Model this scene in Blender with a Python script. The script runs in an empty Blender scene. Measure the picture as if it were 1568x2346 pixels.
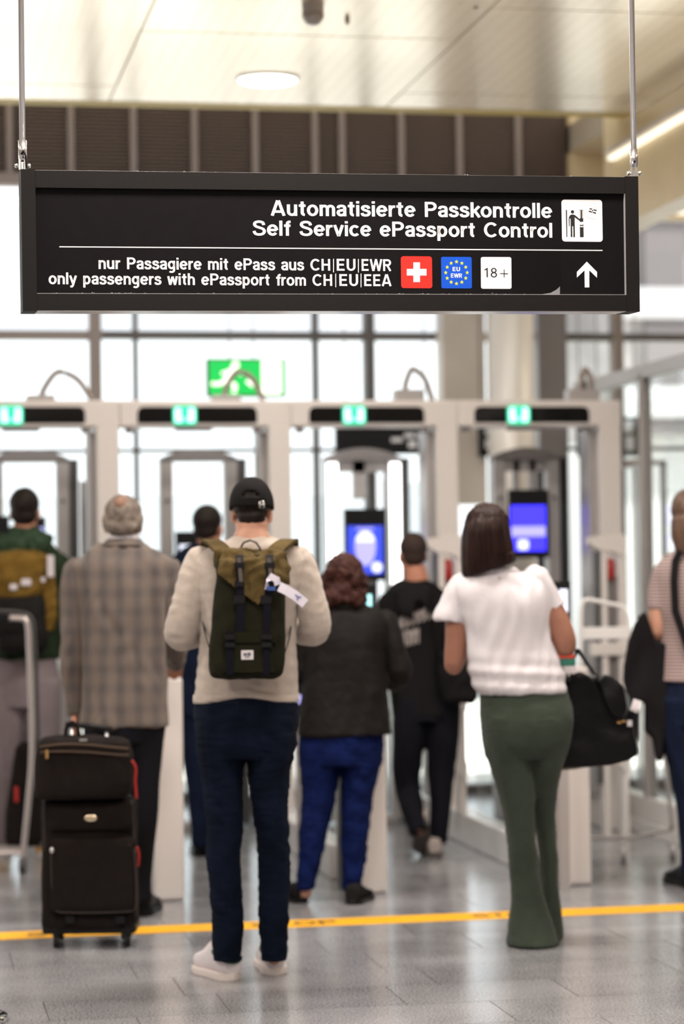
import bpy, bmesh, math, random
import numpy as np
from mathutils import Vector, Matrix, Euler
random.seed(7); rng = np.random.default_rng(7)
SC = bpy.context.scene; COL = SC.collection

# ------------------------------------------------------------------ camera
F = 5540.0                      # focal length in pixels of the 1568 x 2346 frame
PSI = math.radians(10.5); PIT = math.radians(1.313); ROL = -0.0128; CAMZ = 1.5
RM = Matrix.Rotation(-PSI, 3, 'Z') @ Matrix.Rotation(math.pi/2 + PIT, 3, 'X') @ Matrix.Rotation(ROL, 3, 'Z')
cd = bpy.data.cameras.new('camera'); cam = bpy.data.objects.new('camera', cd); COL.objects.link(cam)
cam.matrix_world = Matrix.Translation((0, 0, CAMZ)) @ RM.to_4x4()
cd.sensor_fit = 'VERTICAL'; cd.sensor_height = 36.0; cd.lens = F/2346*36
cd.clip_end = 300; cd.clip_start = 0.05
cd.dof.use_dof = True; cd.dof.focus_distance = 7.05; cd.dof.aperture_fstop = 2.0
SC.camera = cam
# ------------------------------------------------------------------ world, lights, exposure
w = bpy.data.worlds.new('world'); SC.world = w; w.use_nodes = True
w.node_tree.nodes['Background'].inputs[0].default_value = (0.95, 0.975, 1.0, 1)
w.node_tree.nodes['Background'].inputs[1].default_value = 2.0
SC.view_settings.view_transform = 'Standard'; SC.view_settings.look = 'None'
SC.view_settings.exposure = 0.0; SC.view_settings.gamma = 1.0; SC.view_settings.use_curve_mapping = False
def area(name, loc, sx, sy, power, col=(1, .93, .86), rot=(0, 0, 0)):
    l = bpy.data.lights.new(name, 'AREA'); l.shape = 'RECTANGLE'; l.size = sx; l.size_y = sy; l.energy = power; l.color = col
    o = bpy.data.objects.new(name, l); o.location = loc; o.rotation_euler = rot; COL.objects.link(o); return o
sl = bpy.data.lights.new('sun', 'SUN'); sl.energy = 13; sl.angle = .05; sl.color = (1, .96, .9)
so = bpy.data.objects.new('sun', sl); so.rotation_euler = Vector((-.50, .30, -.81)).to_track_quat('-Z', 'Y').to_euler(); so.location = (20, -10, 30); COL.objects.link(so)
for i, y in enumerate((-1.5, 2.2, 6.0)):
    for x in (-2.6, 1.2, 4.6):
        area('ceiling_lamp', (x, y, 3.93), 1.3, .6, (60, 85, 120)[i], (1, .90, .82))
for x in (-1.5, 1.5, 3.3):
    area('ceiling_lamp', (x, 9.2, 3.93), .9, .5, 75, (1, .92, .85))

# ------------------------------------------------------------------ pixel -> place helpers
CAM = Vector((0, 0, CAMZ)); VH = Vector((math.sin(PSI), math.cos(PSI), 0)); RT = Vector((math.cos(PSI), -math.sin(PSI), 0))
def ray(px, py): return RM @ Vector(((px-784)/F, -(py-1173)/F, -1))
def Wd(px, py, d): r = ray(px, py); return CAM + r*(d/r.dot(VH))
def Yp(px, py, y): r = ray(px, py); return CAM + r*(y/r.y)
def Zp(px, py, z=0.0): r = ray(px, py); return CAM + r*((z-CAMZ)/r.z)
def Pl(px, py, o, n): r = ray(px, py); return CAM + r*((o-CAM).dot(n)/r.dot(n))

# ------------------------------------------------------------------ materials
def mat(name, col, rough=.5, metal=0, spec=.5, emit=None, es=0, noise=0, nscale=20, bump=0, bscale=60, sheen=0, coat=0, stretch=None):
    m = bpy.data.materials.new(name); m.use_nodes = True; nt = m.node_tree; b = nt.nodes['Principled BSDF']
    c = tuple(col)+(1,) if len(col) == 3 else col
    b.inputs['Base Color'].default_value = c; b.inputs['Roughness'].default_value = rough
    b.inputs['Metallic'].default_value = metal; b.inputs['Specular IOR Level'].default_value = spec
    if sheen: b.inputs['Sheen Weight'].default_value = sheen
    if coat: b.inputs['Coat Weight'].default_value = coat; b.inputs['Coat Roughness'].default_value = .08
    if emit: b.inputs['Emission Color'].default_value = tuple(emit)+(1,); b.inputs['Emission Strength'].default_value = es
    tc = nt.nodes.new('ShaderNodeTexCoord'); mp = nt.nodes.new('ShaderNodeMapping'); nt.links.new(tc.outputs['Object'], mp.inputs[0])
    if stretch: mp.inputs['Scale'].default_value = stretch
    if noise:
        n = nt.nodes.new('ShaderNodeTexNoise'); n.inputs['Scale'].default_value = nscale; n.inputs['Detail'].default_value = 5
        nt.links.new(mp.outputs[0], n.inputs[0])
        r = nt.nodes.new('ShaderNodeMapRange'); r.inputs[1].default_value = .3; r.inputs[2].default_value = .7
        r.inputs[3].default_value = 1-noise; r.inputs[4].default_value = 1+noise
        nt.links.new(n.outputs[0], r.inputs[0])
        h = nt.nodes.new('ShaderNodeVectorMath'); h.operation = 'SCALE'; h.inputs[0].default_value = c[:3]
        nt.links.new(r.outputs[0], h.inputs['Scale']); nt.links.new(h.outputs[0], b.inputs['Base Color'])
    if bump:
        n = nt.nodes.new('ShaderNodeTexNoise'); n.inputs['Scale'].default_value = bscale; n.inputs['Detail'].default_value = 3
        nt.links.new(mp.outputs[0], n.inputs[0])
        bp = nt.nodes.new('ShaderNodeBump'); bp.inputs['Strength'].default_value = bump; bp.inputs['Distance'].default_value = .01
        nt.links.new(n.outputs[0], bp.inputs['Height']); nt.links.new(bp.outputs[0], b.inputs['Normal'])
    return m
def glass(name, tint=(1, 1, 1), refl=.07, rough=.0):
    m = bpy.data.materials.new(name); m.use_nodes = True; nt = m.node_tree; nt.nodes.remove(nt.nodes['Principled BSDF'])
    t = nt.nodes.new('ShaderNodeBsdfTransparent'); t.inputs[0].default_value = tuple(tint)+(1,)
    g = nt.nodes.new('ShaderNodeBsdfGlossy'); g.inputs['Roughness'].default_value = rough
    f = nt.nodes.new('ShaderNodeLayerWeight'); f.inputs[0].default_value = .5
    p = nt.nodes.new('ShaderNodeMath'); p.operation = 'POWER'; p.inputs[1].default_value = 5; nt.links.new(f.outputs['Facing'], p.inputs[0])
    q = nt.nodes.new('ShaderNodeMath'); q.operation = 'MULTIPLY_ADD'; q.inputs[1].default_value = .45; q.inputs[2].default_value = refl*.4; nt.links.new(p.outputs[0], q.inputs[0])
    x = nt.nodes.new('ShaderNodeMixShader'); nt.links.new(q.outputs[0], x.inputs[0])
    nt.links.new(t.outputs[0], x.inputs[1]); nt.links.new(g.outputs[0], x.inputs[2])
    nt.links.new(x.outputs[0], nt.nodes['Material Output'].inputs[0]); return m
def stripes(nt, src, axis, period, lo, hi):
    s = nt.nodes.new('ShaderNodeSeparateXYZ'); nt.links.new(src, s.inputs[0])
    a = nt.nodes.new('ShaderNodeMath'); a.operation = 'MULTIPLY'; a.inputs[1].default_value = 2*math.pi/period; nt.links.new(s.outputs[axis], a.inputs[0])
    b = nt.nodes.new('ShaderNodeMath'); b.operation = 'SINE'; nt.links.new(a.outputs[0], b.inputs[0])
    r = nt.nodes.new('ShaderNodeMapRange'); r.inputs[1].default_value = lo; r.inputs[2].default_value = hi; nt.links.new(b.outputs[0], r.inputs[0])
    return r.outputs[0]
def mixcol(nt, fac, c1, c2):
    x = nt.nodes.new('ShaderNodeMix'); x.data_type = 'RGBA'; nt.links.new(fac, x.inputs[0])
    for i, c in ((6, c1), (7, c2)):
        if isinstance(c, (tuple, list)): x.inputs[i].default_value = tuple(c)+(1,)
        else: nt.links.new(c, x.inputs[i])
    return x.outputs[2]
M = {}
M['floor'] = mat('granite', (.30, .30, .31), .17, spec=.55)
def _granite():
    m = M['floor']; nt = m.node_tree; b = nt.nodes['Principled BSDF']
    tc = nt.nodes.new('ShaderNodeNewGeometry')
    n = nt.nodes.new('ShaderNodeTexNoise'); n.inputs['Scale'].default_value = 120; n.inputs['Detail'].default_value = 4; n.inputs['Roughness'].default_value = .6
    n2 = nt.nodes.new('ShaderNodeTexNoise'); n2.inputs['Scale'].default_value = 2.2; n2.inputs['Detail'].default_value = 3
    nt.links.new(tc.outputs['Position'], n.inputs[0]); nt.links.new(tc.outputs['Position'], n2.inputs[0])
    r = nt.nodes.new('ShaderNodeMapRange'); r.inputs[1].default_value = .34; r.inputs[2].default_value = .66; r.inputs[3].default_value = 0; r.inputs[4].default_value = 1
    nt.links.new(n.outputs[0], r.inputs[0])
    a = nt.nodes.new('ShaderNodeMath'); a.operation = 'MULTIPLY_ADD'; a.inputs[1].default_value = .9; nt.links.new(n2.outputs[0], a.inputs[0]); a.inputs[2].default_value = -.45
    s = nt.nodes.new('ShaderNodeMath'); s.operation = 'ADD'; nt.links.new(r.outputs[0], s.inputs[0]); nt.links.new(a.outputs[0], s.inputs[1])
    oi = nt.nodes.new('ShaderNodeObjectInfo'); mm = nt.nodes.new('ShaderNodeMath'); mm.operation = 'MULTIPLY_ADD'; mm.inputs[1].default_value = .22; mm.inputs[2].default_value = -.11
    nt.links.new(oi.outputs['Random'], mm.inputs[0])
    s2 = nt.nodes.new('ShaderNodeMath'); s2.operation = 'ADD'; nt.links.new(s.outputs[0], s2.inputs[0]); nt.links.new(mm.outputs[0], s2.inputs[1])
    nt.links.new(mixcol(nt, s2.outputs[0], (.125, .125, .132), (.43, .425, .445)), b.inputs['Base Color'])
    rr = nt.nodes.new('ShaderNodeMapRange'); rr.inputs[3].default_value = .13; rr.inputs[4].default_value = .24
    nt.links.new(n2.outputs[0], rr.inputs[0]); nt.links.new(rr.outputs[0], b.inputs['Roughness'])
_granite()
M['joint'] = mat('joint_grout', (.07, .06, .055), .9)
M['ceil'] = mat('ceiling_metal', (.8, .75, .66), .22, metal=.45, spec=.8)
def _perf():
    m = M['ceil']; nt = m.node_tree; b = nt.nodes['Principled BSDF']
    tc = nt.nodes.new('ShaderNodeNewGeometry')
    fx = stripes(nt, tc.outputs['Position'], 0, .075, .3, .9); fy = stripes(nt, tc.outputs['Position'], 1, .042, .1, .9)
    mu = nt.nodes.new('ShaderNodeMath'); mu.operation = 'MULTIPLY'; nt.links.new(fx, mu.inputs[0]); nt.links.new(fy, mu.inputs[1])
    nt.links.new(mixcol(nt, mu.outputs[0], (.90, .80, .63), (.74, .65, .50)), b.inputs['Base Color'])
_perf()
M['olive'] = mat('olive_reflection', (.50, .37, .09), .55, spec=.2)  # warm reflection along the ceiling edge, put into the base colour
M['louvre'] = mat('louvre_brown', (.125, .080, .055), .55)
M['louvre_post'] = mat('louvre_post', (.24, .185, .155), .5)
M['beige'] = mat('beige_panel', (.60, .53, .46), .5, noise=.12, nscale=2)
M['gold'] = mat('bulkhead_beige', (.68, .54, .32), .42, noise=.15, nscale=1.6)
M['white'] = mat('gate_white', (.74, .69, .665), .42)
M['white2'] = mat('plinth_white', (.8, .78, .77), .3)
M['grey'] = mat('frame_grey', (.22, .20, .20), .45, metal=.2)
M['lgrey'] = mat('light_grey_post', (.40, .375, .37), .4, metal=.2)
M['dgrey'] = mat('dark_grey', (.055, .05, .05), .4)
M['mull'] = mat('mullion', (.13, .12, .115), .5)
M['mullb'] = mat('mullion_brown', (.30, .25, .225), .5)
M['steel'] = mat('brushed_steel', (.62, .61, .62), .3, metal=.9)
M['chrome'] = mat('chrome', (.75, .75, .75), .12, metal=1)
M['col'] = mat('satin_column', (.88, .83, .77), .42, metal=.3)
M['black'] = mat('black_plastic', (.012, .012, .013), .35)
M['blackg'] = mat('black_glass', (.006, .006, .007), .08)
M['matte'] = mat('black_matte', (.014, .013, .013), .8)
M['glass'] = glass('pane_glass', (.93, .95, .95))
M['glassup'] = glass('upper_pane', (.80, .81, .82))
M['glassd'] = glass('tinted_glass', (.28, .28, .29))
M['sidepane'] = glass('side_pane', (.62, .60, .58), .1)
M['yellow'] = mat('floor_tape_yellow', (.92, .45, .002), .65, noise=.05, nscale=6)
M['tapeblack'] = mat('tape_lettering', (.03, .025, .02), .5)
M['green'] = mat('signal_green', (0, .2, .1), .5, emit=(.0, .80, .42), es=1.0)
M['mint'] = mat('signal_mint', (.2, .5, .4), .5, emit=(.50, 1.0, .82), es=1.9)
M['exit'] = mat('exit_green', (0, .2, .02), .5, emit=(0, .62, .10), es=1.0)
M['exitw'] = mat('exit_white', (.6, .7, .6), .5, emit=(.95, 1, .80), es=1.6)
M['led'] = mat('led_strip', (.8, .8, .8), .5, emit=(1, 1, .98), es=4)
M['scr_blue'] = mat('screen_blue', (.01, .01, .1), .3, emit=(.042, .030, 1), es=2.2)
M['scr_blue2'] = mat('screen_blue_two', (.01, .02, .1), .3, emit=(.05, .09, .9), es=1.1)
M['scr_white'] = mat('screen_white', (.5, .5, .6), .3, emit=(.8, .85, 1), es=1.3)
M['scr_lil'] = mat('screen_lilac', (.3, .3, .6), .3, emit=(.45, .42, 1), es=1.1)
M['scr_cyan'] = mat('screen_cyan', (.3, .6, .6), .3, emit=(.45, .95, 1), es=1.3)
M['lamp'] = mat('lamp_diffuser', (.9, .9, .85), .5, emit=(1, .96, .86), es=6)
M['lamp2'] = mat('light_strip', (.9, .9, .85), .5, emit=(1, .93, .76), es=1.1)
M['ground'] = mat('apron_concrete', (.70, .68, .64), .9)
M['outside'] = mat('outside_facade', (.36, .34, .33), .8, noise=.3, nscale=.8)
M['outside2'] = mat('outside_white', (.62, .62, .61), .8)
M['red'] = mat('red_paint', (.38, .02, .015), .4)
M['skin'] = mat('skin_light', (.52, .27, .185), .55, noise=.06, nscale=25)
M['skin_t'] = mat('skin_tanned', (.33, .145, .095), .5, noise=.06, nscale=25)
M['skin_r'] = mat('skin_ruddy', (.50, .22, .14), .55, noise=.08, nscale=25)
M['hair_d'] = mat('hair_dark', (.016, .011, .009), .5, bump=.6, bscale=90, stretch=(1, 1, .2))
M['hair_g'] = mat('hair_grey', (.20, .165, .14), .7, noise=.35, nscale=30, bump=.6, bscale=90)
M['hair_a'] = mat('hair_auburn', (.05, .018, .014), .5, noise=.4, nscale=25, bump=.9, bscale=60)
M['hair_b'] = mat('hair_brown', (.022, .010, .008), .38, noise=.45, nscale=30, bump=.8, bscale=60, stretch=(1, 1, .12))
M['hair_l'] = mat('hair_lightbrown', (.10, .055, .035), .45, noise=.3, nscale=30, bump=.6, bscale=60, stretch=(1, 1, .12))
M['hair_bz'] = mat('hair_buzzed', (.045, .030, .026), .8, noise=.2, nscale=60)
M['cap'] = mat('cap_cotton', (.012, .011, .011), .85, bump=.3, bscale=300)
M['sweater'] = mat('knit_cream', (.50, .43, .375), .95, noise=.06, nscale=40, bump=.5, bscale=220, sheen=.25)
M['jeans'] = mat('jeans_dark', (.0045, .0075, .0185), .85, noise=.35, nscale=9, bump=.5, bscale=300)
M['jeans_seam'] = mat('jeans_seam', (.02, .022, .035), .8)
M['jeans2'] = mat('jeans_navy', (.007, .011, .028), .85, noise=.3, nscale=9)
M['blue'] = mat('trousers_blue', (.0045, .0115, .072), .8, noise=.3, nscale=7, bump=.4, bscale=120)
M['leggings'] = mat('leggings_green', (.040, .052, .038), .7, noise=.12, nscale=8, bump=.25, bscale=200, sheen=.1)
M['tee'] = mat('cotton_white', (.68, .648, .68), .9, bump=.25, bscale=120)
M['trousers'] = mat('trousers_black', (.009, .009, .013), .85, bump=.3, bscale=100)
M['jacket'] = mat('jacket_black', (.0085, .0068, .0062), .62, noise=.3, nscale=14, bump=.5, bscale=90)
M['hoodie'] = mat('hoodie_black', (.011, .010, .011), .9, bump=.4, bscale=90)
M['print'] = mat('print_grey', (.33, .29, .28), .8)
M['greycloth'] = mat('trousers_lilac_grey', (.20, .165, .175), .9, noise=.12, nscale=6)
M['coat'] = mat('coat_green', (.018, .030, .016), .85, noise=.35, nscale=12)
M['scarf'] = mat('scarf_green', (.035, .060, .035), .95, noise=.4, nscale=30, bump=.8, bscale=60)
M['mustard'] = mat('mustard_cloth', (.15, .088, .018), .85, noise=.3, nscale=14, bump=.5, bscale=40)
M['orange'] = mat('shoe_orange', (.62, .33, .06), .7)
M['shoe_w'] = mat('shoe_white', (.74, .69, .72), .5, noise=.04, nscale=30)
M['sole'] = mat('sole_offwhite', (.70, .63, .60), .6)
M['shoe_green'] = mat('shoe_green', (.012, .07, .045), .7)
M['shoe_g'] = mat('shoe_grey', (.42, .36, .33), .7)
M['sole_d'] = mat('sole_dark', (.09, .075, .07), .8)
M['pack'] = mat('pack_forest', (.013, .0125, .0065), .8, noise=.2, nscale=20, bump=.4, bscale=200)
M['packlid'] = mat('pack_olive', (.085, .058, .021), .8, noise=.25, nscale=14, bump=.5, bscale=120)
M['webbing'] = mat('webbing_navy', (.006, .006, .011), .7)
M['strapgrey'] = mat('strap_greybrown', (.10, .085, .075), .7)
M['label'] = mat('label_white', (.62, .58, .60), .8)
M['labelink'] = mat('label_ink', (.12, .12, .15), .8)
M['tag'] = mat('tag_paper', (.70, .66, .76), .5)
M['ink'] = mat('ink_blue', (.03, .08, .30), .5)
M['tote'] = mat('tote_black', (.0055, .005, .006), .42, noise=.15, nscale=12, bump=.3, bscale=40)
M['goldm'] = mat('gold_metal', (.55, .33, .12), .35, metal=.8)
M['case'] = mat('case_nylon', (.013, .0095, .0085), .75, noise=.15, nscale=30, bump=.5, bscale=300)
M['piping'] = mat('case_piping', (.045, .036, .034), .6)
M['zipb'] = mat('zip_bronze', (.055, .034, .022), .55)
M['logo'] = mat('logo_metal', (.80, .66, .48), .2, metal=.9)
M['signblack'] = mat('sign_panel_black', (.0062, .0055, .0060), .6, spec=.08, noise=.1, nscale=30, bump=.05, bscale=500)
M['signframe'] = mat('sign_frame', (.0105, .0095, .0090), .55, spec=.15, bump=.15, bscale=900)
M['signlip'] = mat('sign_lip', (.30, .29, .30), .4)
M['swhite'] = mat('sign_white', (.80, .80, .83), .4)
M['sred'] = mat('sign_red', (.78, .022, .014), .4)
M['sblue'] = mat('sign_blue', (.0, .075, .56), .4)
M['syel'] = mat('sign_yellow', (.95, .85, .02), .4)
M['sink'] = mat('sign_ink', (.012, .014, .014), .5)
M['sgrey'] = mat('sign_thin_grey', (.5, .5, .5), .5)
M['film'] = mat('sign_film', (.0045, .0042, .0045), .5, spec=.1)
M['dust'] = mat('dust_grey', (.20, .20, .22), .8)
for k in 'cap sweater jeans jeans2 jeans_seam blue leggings tee trousers hoodie greycloth coat scarf mustard pack packlid webbing strapgrey matte case hair_bz hair_g print'.split():
    M[k].node_tree.nodes['Principled BSDF'].inputs['Specular IOR Level'].default_value = .08
for k in 'jacket tote hair_d hair_a hair_b piping zipb black'.split():
    M[k].node_tree.nodes['Principled BSDF'].inputs['Specular IOR Level'].default_value = .15
M['scalp'] = mat('scalp', (.26, .155, .115), .6, spec=.1)
M['eyew'] = mat('eye_white', (.7, .68, .65), .3)
def _blazer():
    m = mat('blazer_check', (.2, .17, .15), .92, sheen=.15); nt = m.node_tree; b = nt.nodes['Principled BSDF']
    tc = nt.nodes.new('ShaderNodeTexCoord')
    n = nt.nodes.new('ShaderNodeTexNoise'); n.inputs['Scale'].default_value = 7; nt.links.new(tc.outputs['Object'], n.inputs[0])
    ad = nt.nodes.new('ShaderNodeVectorMath'); ad.operation = 'MULTIPLY_ADD'; ad.inputs[1].default_value = (.02, .02, .02)
    nt.links.new(n.outputs['Color'], ad.inputs[0]); nt.links.new(tc.outputs['Object'], ad.inputs[2])
    a = stripes(nt, ad.outputs[0], 0, .074, -.6, .9); c = stripes(nt, ad.outputs[0], 2, .082, -.6, .9); e = stripes(nt, ad.outputs[0], 0, .0125, -.9, .9)
    s = nt.nodes.new('ShaderNodeMath'); s.operation = 'MULTIPLY_ADD'; s.inputs[1].default_value = .55; nt.links.new(a, s.inputs[0])
    t = nt.nodes.new('ShaderNodeMath'); t.operation = 'MULTIPLY'; t.inputs[1].default_value = .3; nt.links.new(c, t.inputs[0]); nt.links.new(t.outputs[0], s.inputs[2])
    u = nt.nodes.new('ShaderNodeMath'); u.operation = 'MULTIPLY_ADD'; u.inputs[1].default_value = .15; nt.links.new(e, u.inputs[0]); nt.links.new(s.outputs[0], u.inputs[2])
    nt.links.new(mixcol(nt, u.outputs[0], (.160, .124, .104), (.075, .065, .064)), b.inputs['Base Color']); M['blazer'] = m
_blazer()
def _stripe():
    m = mat('tee_striped', (.3, .2, .2), .9); nt = m.node_tree; b = nt.nodes['Principled BSDF']
    tc = nt.nodes.new('ShaderNodeTexCoord'); a = stripes(nt, tc.outputs['Object'], 2, .0155, .1, .7)
    nt.links.new(mixcol(nt, a, (.42, .31, .28), (.075, .06, .09)), b.inputs['Base Color']); M['stripe'] = m
_stripe()

# ------------------------------------------------------------------ objects
ROOTM = {}
def empty(name, loc, label=None, cat=None, group=None, rz=0.0, kind=None):
    o = bpy.data.objects.new(name, None); o.empty_display_size = .1; COL.objects.link(o)
    o.location = loc; o.rotation_euler = (0, 0, rz); ROOTM[o.name] = Matrix.Translation(Vector(loc)) @ Matrix.Rotation(rz, 4, 'Z')
    tagp(o, label, cat, group, kind); return o
def tagp(o, label=None, cat=None, group=None, kind=None):
    if label: o['label'] = label
    if cat: o['category'] = cat
    if group: o['group'] = group
    if kind: o['kind'] = kind
    return o
def inv_of(parent):
    p = parent
    while p is not None:
        if p.name in ROOTM: return ROOTM[p.name].inverted()
        p = p.parent
    return Matrix.Identity(4)
def mkobj(name, verts, faces, m, parent=None, smooth=False, label=None, loc=None):
    """verts are world coordinates; loc sets the object's own origin when it has no parent"""
    me = bpy.data.meshes.new(name); v = np.array(verts, dtype=float)
    if parent is not None: im = np.array(inv_of(parent))
    elif loc is not None: im = np.array(Matrix.Translation(Vector(loc)).inverted())
    else: im = np.eye(4)
    v = v @ im[:3, :3].T + im[:3, 3]
    me.from_pydata(v.tolist(), [], [tuple(f) for f in faces]); me.update()
    if smooth: me.shade_smooth()
    o = bpy.data.objects.new(name, me); COL.objects.link(o)
    if parent is not None: o.parent = parent
    elif loc is not None: o.location = loc; ROOTM[o.name] = Matrix.Translation(Vector(loc))
    if m: me.materials.append(m)
    if label: o['label'] = label
    return o
class MB:
    def __init__(s): s.v = []; s.f = []
    def add(s, v, f): n = len(s.v); s.v += [tuple(x) for x in v]; s.f += [tuple(i+n for i in q) for q in f]; return s
    def box(s, x0, x1, y0, y1, z0, z1, bev=0.0):
        if bev:
            bm = bmesh.new(); bmesh.ops.create_cube(bm, size=1)
            for v in bm.verts: v.co = Vector(((x0+x1)/2+v.co.x*(x1-x0), (y0+y1)/2+v.co.y*(y1-y0), (z0+z1)/2+v.co.z*(z1-z0)))
            bmesh.ops.bevel(bm, geom=bm.edges[:], offset=bev, segments=2, affect='EDGES', profile=.5)
            bm.verts.index_update(); r = s.add([v.co[:] for v in bm.verts], [[v.index for v in f.verts] for f in bm.faces]); bm.free(); return r
        v = [(x, y, z) for z in (z0, z1) for y in (y0, y1) for x in (x0, x1)]
        return s.add(v, [(0, 2, 3, 1), (4, 5, 7, 6), (0, 1, 5, 4), (2, 6, 7, 3), (0, 4, 6, 2), (1, 3, 7, 5)])
    def obox(s, c, a, b, n, ha, hb, hn):
        c = Vector(c); v = [c+a*(ha*i)+b*(hb*j)+n*(hn*k) for k in (-1, 1) for j in (-1, 1) for i in (-1, 1)]
        return s.add(v, [(0, 2, 3, 1), (4, 5, 7, 6), (0, 1, 5, 4), (2, 6, 7, 3), (0, 4, 6, 2), (1, 3, 7, 5)])
    def prism(s, pts, n, t0, t1):
        """flat outline pts (world) extruded along unit n from t0 to t1"""
        k = len(pts); v = [Vector(p)+n*t0 for p in pts]+[Vector(p)+n*t1 for p in pts]
        return s.add(v, [tuple(range(k))[::-1], tuple(range(k, 2*k))]+[(i, (i+1) % k, k+(i+1) % k, k+i) for i in range(k)])
    def tube(s, pts, r, n=10):
        v, f = tubemesh([(p, r, r) if not hasattr(r, '__len__') else (p, r[i], r[i]) for i, p in enumerate(pts)], n); return s.add(v, f)
    def ell(s, c, r, R=None, nu=20, nv=12):
        v, f = ellmesh(c, r, R, nu, nv); return s.add(v, f)
    def build(s, name, m, parent=None, **k): return mkobj(name, s.v, s.f, m, parent, **k)
def frames(P):
    T = []
    for i in range(len(P)):
        a = P[max(i-1, 0)]; b = P[min(i+1, len(P)-1)]; t = b-a
        T.append(t/max(np.linalg.norm(t), 1e-9))
    return T
def tubemesh(pts, n=12, side=None, exp=2.0, flat=False):
    """pts: (xyz, ra, rb); swept closed tube; ra along 'side'"""
    P = [np.array(p[0], float) for p in pts]; T = frames(P); v = []; f = []
    s = np.array(side if side is not None else (RT[0], RT[1], 0.0)); prev = None
    for i, (p, ra, rb) in enumerate(pts):
        t = T[i]
        if flat: a = s; b = np.array((VH[0], VH[1], 0.0))
        else:
            ref = s if abs(s@t) < .93 else (prev if prev is not None else np.array((0, 0, 1.0)))
            a = ref-t*(ref@t); a /= max(np.linalg.norm(a), 1e-9); b = np.cross(t, a); prev = a
        for k in range(n):
            th = 2*math.pi*k/n; c, d = math.cos(th), math.sin(th)
            c = math.copysign(abs(c)**(2/exp), c); d = math.copysign(abs(d)**(2/exp), d)
            v.append(P[i]+a*(ra*c)+b*(rb*d))
    m = len(pts)
    for i in range(m-1):
        for k in range(n): f.append((i*n+k, i*n+(k+1) % n, (i+1)*n+(k+1) % n, (i+1)*n+k))
    f.append(tuple(range(n))[::-1]); f.append(tuple(range((m-1)*n, m*n)))
    return v, f
def ellmesh(c, r, R=None, nu=20, nv=12):
    v = []; f = []; c = np.array(c, float)
    for j in range(1, nv):
        ph = math.pi*j/nv
        for i in range(nu):
            th = 2*math.pi*i/nu; q = np.array((r[0]*math.sin(ph)*math.cos(th), r[1]*math.sin(ph)*math.sin(th), r[2]*math.cos(ph)))
            v.append(c+(R@q if R is not None else q))
    top = np.array((0, 0, r[2])); v.append(c+(R@top if R is not None else top)); v.append(c-(R@top if R is not None else top))
    T = len(v)-2; B = T+1
    for i in range(nu): f.append((T, i, (i+1) % nu)); f.append((B, (nv-2)*nu+(i+1) % nu, (nv-2)*nu+i))
    for j in range(nv-2):
        for i in range(nu): f.append((j*nu+i, (j+1)*nu+i, (j+1)*nu+(i+1) % nu, j*nu+(i+1) % nu))
    return v, f
def smoothpts(pts, sub=4):
    """Catmull-Rom on rows of numbers"""
    A = np.array(pts, float); out = []
    for i in range(len(A)-1):
        p0 = A[max(i-1, 0)]; p1 = A[i]; p2 = A[i+1]; p3 = A[min(i+2, len(A)-1)]
        for k in range(sub):
            t = k/sub; out.append(.5*((2*p1)+(-p0+p2)*t+(2*p0-5*p1+4*p2-p3)*t*t+(-p0+3*p1-3*p2+p3)*t**3))
    out.append(A[-1]); return out
def remesh(parts, vox, it=2):
    v = []; f = []
    for a, b in parts: n = len(v); v += [tuple(x) for x in a]; f += [tuple(i+n for i in q) for q in b]
    me = bpy.data.meshes.new('t'); me.from_pydata(v, [], f); bm = bmesh.new(); bm.from_mesh(me)
    bmesh.ops.recalc_face_normals(bm, faces=bm.faces[:]); bm.to_mesh(me); bm.free()
    o = bpy.data.objects.new('t', me); COL.objects.link(o)
    r = o.modifiers.new('r', 'REMESH'); r.mode = 'VOXEL'; r.voxel_size = vox
    if it: s = o.modifiers.new('s', 'SMOOTH'); s.factor = .5; s.iterations = it
    dg = bpy.context.evaluated_depsgraph_get(); e = o.evaluated_get(dg); m2 = e.to_mesh()
    n = len(m2.vertices); V = np.empty(n*3); m2.vertices.foreach_get('co', V); V = V.reshape(-1, 3)
    N = np.empty(n*3); m2.vertices.foreach_get('normal', N); N = N.reshape(-1, 3)
    Fc = [tuple(p.vertices) for p in m2.polygons]; e.to_mesh_clear()
    bpy.data.objects.remove(o); bpy.data.meshes.remove(me); return V, N, Fc
def folds(V, amp, wl, stretch=(1, 1, 1), seed=0, sharp=1.0):
    """soft cloth folds: warped sums of sines along random directions"""
    g = np.random.default_rng(seed); Q = V*np.array(stretch); d = np.zeros(len(V))
    wv = np.zeros_like(Q)
    for i in range(3):
        k = g.normal(size=3); k *= 2*math.pi/(wl*2.4)/np.linalg.norm(k); wv[:, i] = np.sin(Q@k+g.uniform(0, 6))*wl*.35
    Q = Q+wv
    for i in range(5):
        k = g.normal(size=3); k *= 2*math.pi/(wl*g.uniform(.7, 1.5))/np.linalg.norm(k)
        s = np.sin(Q@k+g.uniform(0, 6)); d += np.sign(s)*np.abs(s)**sharp/5
    return d*amp*1.6
def cloth(name, parts, m, parent, vox=.008, it=2, fold=(), label=None):
    V, N, Fc = remesh(parts, vox, it)
    for k in fold: V = V+N*folds(V, *k)[:, None] if not callable(k) else k(V, N)
    return mkobj(name, V, Fc, m, parent, smooth=True, label=label)
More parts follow.
